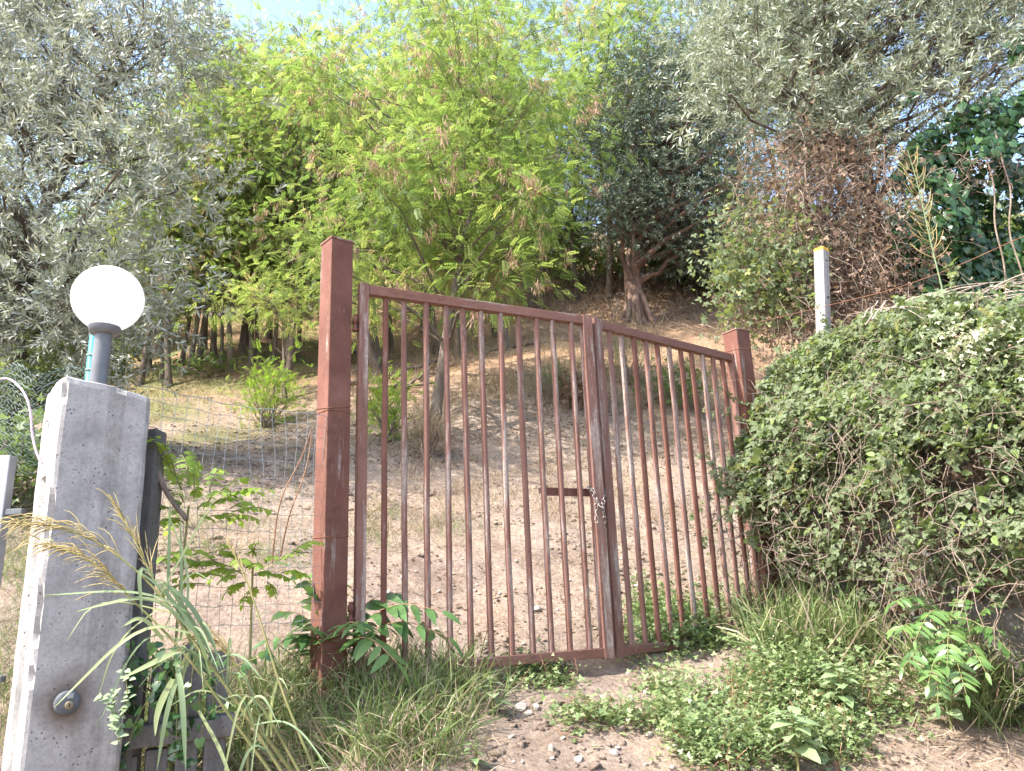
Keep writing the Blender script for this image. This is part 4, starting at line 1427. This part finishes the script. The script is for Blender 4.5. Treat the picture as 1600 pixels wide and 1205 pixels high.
for k, st_ in enumerate(stems):
    P = smooth_curve([at(*p) - b for p in st_], 40)
    V, F = tube(P, np.linspace(.0055, .0018, 40), 6)
    mk('stem', V, F, M['stem'], rg, True)
    # plume: fine drooping rays over the last third
    bag = Bag()
    end = P[-1] - P[-6]
    end = end / np.linalg.norm(end)
    nray = (46, 60, 60, 16, 30)[k]
    for j in range(nray):
        f = r.uniform(.70, 1.0)
        p = P[int(f * 39)]
        tn = norm(P[min(39, int(f * 39) + 1)] - P[int(f * 39) - 1])
        L = r.uniform(.06, .17) * (1.15 - .5 * (f - .7) / .3) * (1.0 if k not in (0, 3) else .75)
        sp = (.42, .5, .55, .2, .35)[k]
        d = tn + r.normal(size=3) * sp * .45
        e = p + norm(d) * L
        m_ = (p + e) / 2 + [0, 0, .012]
        e = e + [0, 0, -.25 * L * (k in (1, 2, 4))]
        bag.tube(smooth_curve([p, m_, e], 6), np.linspace(.0016, .0011, 6) * [.6, .7, 1.2, 1.3, 1.1, .4], 3, t=r.random())
    bag.build('plume', M['plume'], rg)
blades = [  # start, mid, end pixels and depths, width, tint
    ((330, 1020, 2.45), (262, 910, 2.40), (245, 905, 2.3), .018, .35), ((335, 1010, 2.45), (290, 930, 2.4), (238, 905, 2.36), .02, .3),
    ((300, 985, 2.42), (240, 925, 2.38), (120, 955, 2.3), .016, .6), ((300, 990, 2.42), (220, 970, 2.35), (85, 1105, 2.28), .012, .8),
    ((290, 1010, 2.42), (240, 1035, 2.35), (190, 1060, 2.3), .02, .75), ((275, 1035, 2.42), (285, 1080, 2.34), (290, 1205, 2.3), .02, .4),
    ((285, 1040, 2.42), (262, 1100, 2.34), (245, 1205, 2.32), .016, .5), ((270, 1060, 2.42), (245, 1110, 2.36), (242, 1150, 2.33), .022, .85),
    ((330, 1060, 2.45), (315, 1000, 2.4), (258, 920, 2.34), .016, .3), ((255, 1000, 2.4), (222, 960, 2.36), (190, 980, 2.3), .018, .8),
    ((300, 960, 2.42), (225, 920, 2.36), (70, 930, 2.3), .010, .5), ((310, 1110, 2.46), (350, 1180, 2.42), (370, 1260, 2.4), .014, .9),
    ((282, 1000, 2.42), (300, 900, 2.44), (262, 800, 2.46), .010, .6), ((285, 950, 2.5), (283, 880, 2.5), (282, 810, 2.5), .012, .35),
    ((262, 940, 2.5), (264, 860, 2.5), (266, 780, 2.5), .012, .3), ((250, 930, 2.4), (300, 840, 2.42), (340, 770, 2.44), .008, .8),
    ((240, 900, 2.4), (215, 880, 2.36), (222, 960, 2.34), .014, .6), ((280, 960, 2.42), (150, 930, 2.34), (105, 1000, 2.3), .006, .9),
    ((250, 950, 2.42), (180, 1000, 2.36), (150, 1100, 2.32), .006, .9), ((300, 1010, 2.44), (270, 930, 2.42), (205, 885, 2.38), .014, .3)]
for k in range(26):
    x_, y_ = r.uniform(255, 430), 0
    y_ = 950 + (x_ - 230) * 1.1 + r.normal() * 15
    ex, ey = x_ + r.normal() * 90 - 20, y_ + r.uniform(-90, 160)
    blades.append(((x_, y_, 2.46), ((x_ + ex) / 2, min(y_, ey) - r.uniform(5, 45), 2.42), (ex, ey, 2.38 + r.normal() * .08), r.uniform(.005, .011), r.random()))
for a, m_, e, wd, tn in blades:
    P = smooth_curve([at(*a) - b, at(*m_) - b, at(*e) - b], 14)
    t_ = np.linspace(0, 1, 14)
    ww = wd * .40 * np.sin(np.pi * (.18 + .82 * t_)) ** .7 * 1.05
    ww[-1] = .0005
    tan = norm(np.gradient(P, axis=0))
    sd = norm(np.cross(tan, np.array([.5, -.6, .6])))
    V = np.concatenate([P + sd * ww[:, None], P - [0, 0, .0025], P - sd * ww[:, None]])
    m = 14
    F = np.concatenate([np.array([[i, i + 1, m + i + 1, m + i] for i in range(m - 1)]), np.array([[m + i, m + i + 1, 2 * m + i + 1, 2 * m + i] for i in range(m - 1)])])
    mk('blade', V, F, M['reed'], rg, True, {'tint': np.full(len(V), tn)})

# pale ivy sprig at the foot of the pillar
sg = thing('ivy_sprig', 'small pale ivy sprig trailing beside the key switch pillar', 'ivy', at(186, 1130, 2.6))
b = np.array(sg.location)
for pts in ([(188, 1160), (182, 1120), (176, 1080)], [(186, 1140), (170, 1100), (160, 1085)], [(190, 1120), (200, 1090), (196, 1050)]):
    P = smooth_curve([at(x, y, 2.6) - b for x, y in pts], 9)
    V, F = tube(P, .0016, 4); mk('stem', V, F, M['stem'], sg)
    for k in range(9):
        for s_ in (1, -1):
            leaf_obj('leaf', 'ivs', lambda: (tpl_heart()[0] * .026, tpl_heart()[1]), M['broad'], .9, sg, P[k] + r.normal(size=3) * .006, (s_, -.3, r.normal() * .5), (r.normal() * .3, -.5, .8), r.uniform(.6, 1.1))


ivp = thing('ivy_patch', 'dark bluish ivy patch creeping over the low balustrade', 'ivy', at(260, 1090, 2.9))
b = np.array(ivp.location)
P_ = []
for k in range(16):
    x0, y0 = r.uniform(190, 340), r.uniform(1080, 1200)
    pts = [at(x0, y0, 2.9) - b, at(x0 + r.normal() * 20, y0 - 60, 2.88 + r.normal() * .04) - b, at(x0 + r.normal() * 40, y0 - r.uniform(70, 150), 2.86 + r.normal() * .05) - b]
    c_ = smooth_curve(pts, 10)
    V, F = tube(c_, .0016, 4); mk('stem', V, F, M['stem'], ivp)
    P_.append(c_)
P_ = np.concatenate(P_)
for k in range(240):
    p_ = P_[r.integers(len(P_))]
    leaf_obj('leaf', 'ivp', lambda: (tpl_heart()[0] * .032, tpl_heart()[1]), M['ivy'], float(r.choice([.4, .6, .8, 1.0])), ivp, p_ + r.normal(size=3) * .012, r.normal(size=3) + [0, 0, -.6], r.normal(size=3) * .4 + [-.2, -.7, .6], r.uniform(.6, 1.25))


# shrubs on the slope behind the gate
def shrub(label, px, py, hw, hh, n, tpl, sc, mat, tints, name='shrub', cat='shrub', wood='twig', vert=.4):
    b = gp(px, py); t = thing(name, label, cat, b)
    Yb = b[1]; k_ = Yb / PF
    w_ = hw * k_; h_ = hh * k_
    P = r.normal(size=(n, 3)) * np.array([w_ * .5, w_ * .5, h_ * .27]) + [0, 0, h_ * .5]
    P[:, 2] = np.abs(P[:, 2]) + .02
    D = norm(P * [1, 1, .4]) * .6 + r.normal(size=(n, 3)) * .8 + [0, 0, vert]
    V, F, ta = scatter(tpl, P, D, r.normal(size=(n, 3)) * .4 + [0, 0, 1], sc * r.uniform(.6, 1.2, n), np.clip(r.normal(np.mean(tints), .2, n), tints[0], tints[1]))
    bag = Bag()
    for j in range(26):
        e = P[r.integers(n)]
        bag.tube(limb(r.normal(size=3) * .03 * [1, 1, 0], e, r, .1, 5, .08), np.linspace(.009, .003, 5), 4)
    bag.build('stems', M[wood], t)
    stuff(mk('foliage', V, F, mat, t, False, {'tint': ta}))
    return t


shrub('bright green robinia sucker bush at the foot of the bank', 605, 690, 42, 105, 420, T_ROB, .11, M['robinia_young'], (.2, .9))
shrub('bushy green robinia shoots behind the top of the wire mesh', 415, 668, 45, 110, 480, T_ROB, .11, M['robinia_young'], (0, .7))
shrub('pale grey green shrub just left of the tall post top', 470, 500, 60, 130, 900, T3, .075, M['olive_pale'], (.4, 1))
shrub('feathery green weed bush on the eroded bank', 868, 628, 30, 60, 260, BL[0], .28, M['grass'], (.0, .8), 'weed_bush', 'weed', vert=1.2)
shrub('brown dry bush beside the feathery green weed on the bank', 905, 640, 40, 60, 420, T3, .06, M['dead_leaf'], (.1, .8), 'dry_bush', 'bush')
shrub('tall green weeds on the bank seen through the worn gate leaf', 985, 600, 60, 80, 420, BL[0], .34, M['grass'], (.2, .9), 'weed_bush', 'weed', vert=1.2)
shrub('dark green bush beside the right gate post foot of the bank', 1065, 640, 50, 70, 500, T3, .06, M['bramble'], (.1, .7))
shrub('leafy bramble bush between the gate post and the concrete stake', 1215, 520, 75, 90, 1500, T3, .055, M['bramble'], (.2, .9), 'bramble_bush', 'bush')
shrub('dry straw coloured bush beside the leaning robinia foot', 672, 715, 30, 60, 420, BL[1], .34, M['straw'], (.1, .8), 'dry_bush', 'bush', vert=1.0)
shrub('low green weeds at the terrace edge among the robinias', 325, 590, 55, 34, 260, T3, .08, M['grass'], (.0, .5), 'weed_bush', 'weed')

# fallen branches on the bank
for i, (x0, y0, x1, y1, rr) in enumerate(((505, 622, 620, 590, .055), (590, 600, 690, 566, .05), (610, 620, 665, 588, .03), (630, 615, 690, 585, .025), (640, 608, 700, 600, .02), (700, 575, 790, 545, .03), (785, 548, 905, 534, .03), (730, 590, 780, 592, .02), (1000, 640, 1040, 622, .03), (575, 612, 640, 606, .025), (655, 598, 720, 572, .02), (520, 560, 590, 548, .03))):
    a = gp(x0, y0); e = gp(x1, y1)
    P = limb(a + [0, 0, .05], e + [0, 0, .05], r, 0, 9, .03)
    P[:, 2] = np.maximum(P[:, 2], gz(P[:, 0], P[:, 1]) + rr * .5)
    V, F = tube(P, np.linspace(rr, rr * .5, 9), 8, True)
    o = mk('fallen_branch', V - a, F, M['bark'], None, True); o.location = tuple(a)
    tag(o, 'weathered grey fallen branch lying on the eroded bank behind the gate', 'branch', 'fallen branches on the bank')

# stones
sv = []
for sd in range(4):
    bm = bmesh.new(); bmesh.ops.create_icosphere(bm, subdivisions=2, radius=1.0)
    rs = np.random.default_rng(sd + 900)
    ax = rs.uniform(.6, 1.2, 3); pl = rdir(7, rs); of = rs.uniform(.55, .85, 7)
    for v in bm.verts:
        p = np.array(v.co)
        for q, f in zip(pl, of):
            k = p @ q
            if k > f: p = p - q * (k - f)
        v.co = Vector(tuple(p * ax * np.array([1, 1, .7])))
    me = bpy.data.meshes.new('stone'); bm.to_mesh(me); bm.free(); me.materials.append(M['pebble']); sv.append(me)
spots = [(838, 955, .045), (1000, 920, .05), (985, 905, .03), (752, 1085, .03), (862, 1175, .03), (960, 1180, .028), (1055, 1175, .035), (905, 1190, .022), (1015, 1150, .02), (870, 1120, .025), (1000, 1130, .018),
         (815, 1110, .04), (838, 1108, .03), (825, 1118, .025), (985, 1098, .035), (1010, 1085, .03), (628, 905, .022), (650, 895, .018), (1028, 938, .035), (1022, 930, .022), (690, 1060, .02), (1080, 1150, .02), (1100, 1085, .02), (1040, 1068, .018), (870, 955, .02), (930, 985, .02), (780, 930, .02), (745, 915, .018)]
for i in range(20):
    spots.append((r.uniform(780, 1130), r.uniform(1055, 1203), r.uniform(.008, .018)))
for i in range(40):
    spots.append((r.uniform(570, 1100), r.uniform(850, 1015), r.uniform(.008, .018)))
for px, py, s in spots:
    p = gp(px, py)
    o = link('stone', sv[r.integers(4)])
    o.location = (p[0], p[1], float(gz(p[0], p[1])) + s * .25)
    o.rotation_euler = (r.uniform(-.4, .4), r.uniform(-.4, .4), r.uniform(0, 6.28)); s *= .8; o.scale = (s, s, s)
    tag(o, 'loose pale angular stone lying on the dry soil', 'stone', 'loose stones on the soil')

shrub('scrubby grey green bush behind the grey gate and chain link', 10, 800, 110, 150, 700, T3, .06, M['bramble'], (.0, .6), 'scrub_bush', 'bush')
# ------------------------------------------------------------------ uncountable cover
def on_ground(n, x0, x1, y0, y1):
    x = r.uniform(x0, x1, n); y = r.uniform(y0, y1, n)
    return np.stack([x, y, gz(x, y)], -1)


def px_ground(n, x0, x1, y0, y1, mask=None):
    """ground points spread evenly over a block of the picture"""
    out_ = []
    gxp = np.linspace(x0, x1, 14); gyp = np.linspace(y0, y1, 14)
    G = np.array([[gp(a, c) for a in gxp] for c in gyp])
    a = r.uniform(0, 12.999, n); c = r.uniform(0, 12.999, n)
    ia = a.astype(int); ic = c.astype(int); fa = (a - ia)[:, None]; fc = (c - ic)[:, None]
    P = (G[ic, ia] * (1 - fa) + G[ic, ia + 1] * fa) * (1 - fc) + (G[ic + 1, ia] * (1 - fa) + G[ic + 1, ia + 1] * fa) * fc
    P[:, 2] = gz(P[:, 0], P[:, 1])
    return P


def blades_obj(name, label, cat, P, h, mat, tints, lean=.5, tpls=BL):
    n = len(P); parts = Bag()
    which = r.integers(0, len(tpls), n)
    for k, tp in enumerate(tpls):
        s = which == k; m = int(s.sum())
        if not m: continue
        d = np.concatenate([r.normal(size=(m, 2)) * lean, np.ones((m, 1))], 1)
        V, F, ta = scatter(tp, P[s], d, np.concatenate([r.normal(size=(m, 2)), np.full((m, 1), .05)], 1), h * r.uniform(.45, 1.2, m), np.clip(r.normal(np.mean(tints), .22, m), *tints))
        parts.add(V, F, ta)
    o = parts.build(name, mat)
    return tag(o, label, cat, None, 'stuff')


def clump(P, thr, fr, seed):
    return P[fbm(P[:, 0] * fr, P[:, 1] * fr, seed, 3) > thr]


def clumped(n, centers, spread):
    c = centers[r.integers(0, len(centers), n)]
    P = c + np.concatenate([r.normal(size=(n, 2)) * spread, np.zeros((n, 1))], 1)
    P[:, 2] = gz(P[:, 0], P[:, 1])
    return P


# soil clods and straw behind and before the gate
P = clump(np.concatenate([px_ground(13000, 540, 1180, 640, 1030), px_ground(1600, 760, 1600, 1040, 1204), px_ground(2500, 230, 500, 660, 900)]), -.08, 1.3, 5)
V, F, ta = scatter(tpl_lump(1), P, rdir(len(P), r) * [1, 1, .2], np.tile([0, 0, 1.0], (len(P), 1)) + r.normal(size=(len(P), 3)) * .3, r.gamma(1.6, .0062, len(P)).clip(.003, .05), .5)
o = mk('soil_clods', V, F, M['soil']); tag(o, 'crumbly pale soil clods scattered over the slope behind the gate', 'soil', None, 'stuff')
P = clump(np.concatenate([px_ground(13000, 540, 1180, 560, 1000), px_ground(4500, 230, 500, 600, 900), px_ground(500, 1200, 1600, 1130, 1204)]), -.05, 1.6, 8)
n = len(P)
d = r.normal(size=(n, 3)) * [1, 1, .3] + [0, 0, .22]
V, F, ta = scatter(BL[1], P + [0, 0, .012], d, r.normal(size=(n, 3)) + [0, 0, 1], .12 * r.uniform(.4, 1.4, n), r.uniform(0, 1, n))
o = mk('straw_litter', V, F, M['straw'], None, False, {'tint': ta}); tag(o, 'dry straw litter lying on the slope behind the gate', 'straw', None, 'stuff')
P = clump(np.concatenate([px_ground(8000, 540, 1180, 500, 730), px_ground(1500, 540, 1180, 730, 1000), px_ground(3500, 180, 500, 500, 760)]), -.12, 1.1, 9)
n = len(P)
V, F, ta = scatter(kite(1, .5, .45, .15), P + [0, 0, .012], r.normal(size=(n, 3)) * [1, 1, .3], r.normal(size=(n, 3)) * .6 + [0, 0, 1], .032 * r.uniform(.4, 1.4, n), np.clip(r.normal(.5, .28, n), 0, 1))
o = mk('leaf_litter', V, F, M['dead_leaf'], None, False, {'tint': ta}); tag(o, 'brown fallen leaf litter strewn over the slope', 'litter', None, 'stuff')
# dry grass tufts on the upper slope
c = clump(px_ground(900, 180, 1120, 480, 640), -.05, .6, 12)
blades_obj('dry_grass', 'dry tan grass tufts over the upper slope under the trees', 'grass', clumped(11000, c, .11), .28, M['straw'], (0, 1), .6)
c = clump(px_ground(330, 560, 1140, 600, 840), .0, .9, 15)
blades_obj('slope_grass', 'thin dry and green grass tufts on the bare slope', 'grass', clumped(6000, c, .07), .15, M['straw'], (.0, .8), .7)
c = px_ground(190, 160, 470, 545, 640)
blades_obj('terrace_grass', 'short green grass on the terrace under the robinias', 'grass', clumped(4500, c, .16), .18, M['grass'], (.1, .8), .6)
c = np.concatenate([px_ground(90, -10, 90, 690, 1150), px_ground(50, 240, 480, 640, 900), px_ground(22, 560, 780, 790, 860), px_ground(40, 900, 1120, 560, 700)])
blades_obj('sparse_green_grass', 'sparse green grass tufts sprouting from the pale slope', 'grass', clumped(6000, c, .06), .13, M['grass'], (.1, .95), .6)
# long grass at the foot of the gate, left
c = np.concatenate([px_ground(190, 400, 720, 1075, 1204), px_ground(45, 540, 760, 1050, 1110), px_ground(80, 190, 420, 1120, 1204)])
blades_obj('long_grass', 'tangled long green and yellow grass at the foot of the tall post', 'grass', clumped(3400, c, .06), .29, M['grass'], (.0, .8), .75)
blades_obj('dry_long_grass', 'bleached dry grass mixed into the long green grass', 'grass', clumped(2600, c, .075), .23, M['straw'], (.2, 1), .9)
# grass below the hedge
c = np.concatenate([px_ground(150, 1190, 1560, 925, 1045), px_ground(50, 1480, 1600, 1060, 1130)])
c = c[(c[:, 0] < 2.5)]
blades_obj('hedge_grass', 'long green grass leaning out below the hedge', 'grass', clumped(5600, c, .06), .44, M['grass'], (.0, .85), .55)
blades_obj('hedge_straw', 'dry yellow grass stalks standing below the hedge', 'grass', clumped(1300, c, .06), .42, M['straw'], (.2, .9), .5)
# small leaved green ground cover on the right, spreading over the soil
c = clump(np.concatenate([px_ground(420, 1000, 1330, 960, 1090), px_ground(400, 1060, 1340, 1080, 1204), px_ground(70, 960, 1100, 1040, 1090), px_ground(50, 800, 930, 1045, 1075), px_ground(60, 880, 1080, 1110, 1140), px_ground(40, 1300, 1420, 1080, 1150)]), -.12, 2.2, 33)
P = clumped(16000, c, .055)
P[:, 2] += np.abs(r.normal(size=len(P))) * .06 * (.4 + 1.2 * (fbm(P[:, 0] * 3, P[:, 1] * 3, 44, 2) + .5).clip(0, 1))
n = len(P)
V, F, ta = scatter(T3, P, r.normal(size=(n, 3)) * [1, 1, .4] + [0, 0, .3], r.normal(size=(n, 3)) * .45 + [0, 0, 1], .019 * r.uniform(.5, 1.5, n), np.clip(r.normal(.5, .28, n), 0, 1))
c2 = px_ground(130, 985, 1330, 945, 1020)
P2 = clumped(6500, c2, .055); P2[:, 2] += np.abs(r.normal(size=len(P2))) * .085; n2 = len(P2)
bag = Bag().add(V, F, ta)
bag.add(*scatter(T3, P2, r.normal(size=(n2, 3)) * [1, 1, .4] + [0, 0, .4], r.normal(size=(n2, 3)) * .45 + [0, 0, 1], .024 * r.uniform(.5, 1.4, n2), np.clip(r.normal(.4, .28, n2), 0, 1)))
o = bag.build('ground_cover', M['purslane']); tag(o, 'low small leaved green ground cover spreading over the soil by the gate', 'ground cover', None, 'stuff')
bag = Bag()
for k in range(900):
    p = P[r.integers(n)].copy(); p[2] = float(gz(p[0], p[1]))
    bag.tube(p + np.cumsum(r.normal(size=(4, 3)) * .018 + [0, 0, .014], 0), .0013, 3)
o = bag.build('ground_cover_stems', M['red_stem']); tag(o, 'thin reddish creeping stems in the green ground cover', 'stems', None, 'stuff')
# brushwood on the slope
bag = Bag()
for k in range(1500):
    px, py = (r.uniform(770, 980), r.uniform(395, 480)) if k % 3 else (r.uniform(1040, 1150), r.uniform(395, 480))
    p = gp(px, min(py + 30, 500)) if k % 25 == 0 or k < 3 else p
    q = p + r.normal(size=3) * [1.0, .6, .1]; q[2] = float(gz(q[0], q[1]))
    bag.tube(q + np.cumsum(r.normal(size=(6, 3)) * .07 + [0, 0, .09 * r.random()], 0), np.linspace(.011, .004, 6), 3)
o = bag.build('brushwood', M['twig']); tag(o, 'grey brown bramble brushwood thicket around the gnarled olive trunk', 'brush', None, 'stuff')
# red-brown bare shoots beside the tall post
for pts in ([(425, 880), (435, 780), (470, 720), (486, 672)], [(438, 870), (452, 800), (478, 740), (487, 680)]):
    b = at(*pts[0], 3.3)
    V, F = tube(smooth_curve([at(x, y, 3.3) - b for x, y in pts], 14), np.linspace(.004, .002, 14), 5)
    o = mk('bare_shoot', V, F, M['red_stem'], None, True); o.location = tuple(b)
    tag(o, 'thin reddish bare shoot leaning towards the tall rusty post', 'shoot', 'bare shoots by the post')
b = at(245, 690, 3.0)
V, F = tube(smooth_curve([at(245, 690, 3.0) - b, at(243, 730, 3.0) - b, at(262, 775, 3.0) - b, at(292, 812, 3.0) - b], 20), np.linspace(.013, .009, 20), 8)
o = mk('dead_stick', V, F, M['twig'], None, True); o.location = tuple(b); tag(o, 'thick dead grey stick caught in the wire mesh by the concrete stake', 'stick')

# ================================================================== HOUSE ON THE CREST
hp = at(458, 328, 42.0)
hz = float(gz(hp[0], 42.0)) - .3
hs = thing('house', 'pale pink house with tiled roof glimpsed through the robinias', 'house', (hp[0], 43.0, hz), .2)
hh = max(3.5, float(hp[2]) - hz + .6)
box('wall', (7, 6, hh), (0, 0, hh / 2), M['plaster'], hs, bevel=.02)
V = np.array([[-3.9, -3.4, hh], [3.9, -3.4, hh], [3.9, 3.4, hh], [-3.9, 3.4, hh], [-3.9, 0, hh + 1.3], [3.9, 0, hh + 1.3]])
bm = bmesh.new(); vs = [bm.verts.new(v + np.array([0, 0, .01])) for v in V]
for f in ((0, 1, 5, 4), (2, 3, 4, 5), (0, 4, 3), (1, 2, 5), (3, 2, 1, 0)): bm.faces.new([vs[i] for i in f])
me = bpy.data.meshes.new('roof'); bm.to_mesh(me); bm.free(); me.materials.append(M['rooftile']); link('roof', me, hs)
for wx in (-2, 0.2, 2.3):
    f_ = box('window', (1.1, .1, 1.3), (wx, -3.03, hh - 1.5), M['white'], hs, bevel=.01)
    box('pane', (.9, .04, 1.1), (0, -.05, 0), M['glass'], f_, bevel=0)

# ================================================================== THICKET BEHIND
r = np.random.default_rng(401)
GTH = 'bushes of the thicket behind the trees'
protos = []
for k, (tp, sc_, mt, n_, tt, lab) in enumerate((
        (T3, .11, M['bramble'], 2600, (.2, .8), 'mid green bush in the thicket behind the robinia trunks'),
        (T_SMALL, .22, M['olive'], 1500, (.2, .8), 'grey green bush in the thicket behind the robinia trunks'),
        (T_ROB, .20, M['robinia'], 900, (.3, .9), 'yellow green robinia thicket bush on the upper slope'))):
    t = thing('thicket_bush', lab, 'bush', (0, 0, 0), 0, GTH)
    cs = ell(r, 14, (0, 0, 1.2), (1.5, 1.2, 1.1), .5)
    P = cs[r.integers(0, 14, n_)] + r.normal(size=(n_, 3)) * .3
    P[:, 2] = np.abs(P[:, 2])
    V, F, ta = scatter(tp, P, rdir(n_, r), r.normal(size=(n_, 3)) * .5 + [0, 0, 1], sc_ * r.uniform(.6, 1.2, n_), np.clip(r.normal(np.mean(tt), .2, n_), *tt))
    stuff(mk('foliage', V, F, mt, t, False, {'tint': ta}))
    bag = Bag()
    for q in cs:
        bag.tube(limb((r.normal() * .1, r.normal() * .1, -.2), q, r, .1, 6, .06), np.linspace(.03, .01, 6), 5)
    bag.build('stems', M['bark'], t)
    protos.append([t, False])
sites = [(px + r.normal() * 14, 440 + 25 * r.random(), k) for k, px in enumerate(range(-40, 560, 62))]
sites += [(px + r.normal() * 10, 430 + 18 * r.random(), k + 1) for k, px in enumerate(range(20, 1500, 70))]
sites += [(1110, 450, 0), (1160, 470, 1), (1480, 462, 0), (1560, 455, 0), (1640, 455, 0), (1520, 440, 1), (1230, 470, 0), (1310, 470, 1), (60, 560, 1), (130, 545, 0), (-10, 590, 0), (190, 530, 1), (40, 640, 1), (-20, 700, 0), (95, 610, 0)]
for px, py, k in sites:
    p = gp(px, py)
    pr_ = protos[k % 3]
    s_ = r.uniform(.8, 1.25) * min(1.0, p[1] / 17)
    if not pr_[1]:
        pr_[1] = True
        pr_[0].location = tuple(p); pr_[0].scale = (s_,) * 3
    else:
        copy_tree(pr_[0], p, r.uniform(0, 6.28), s_)
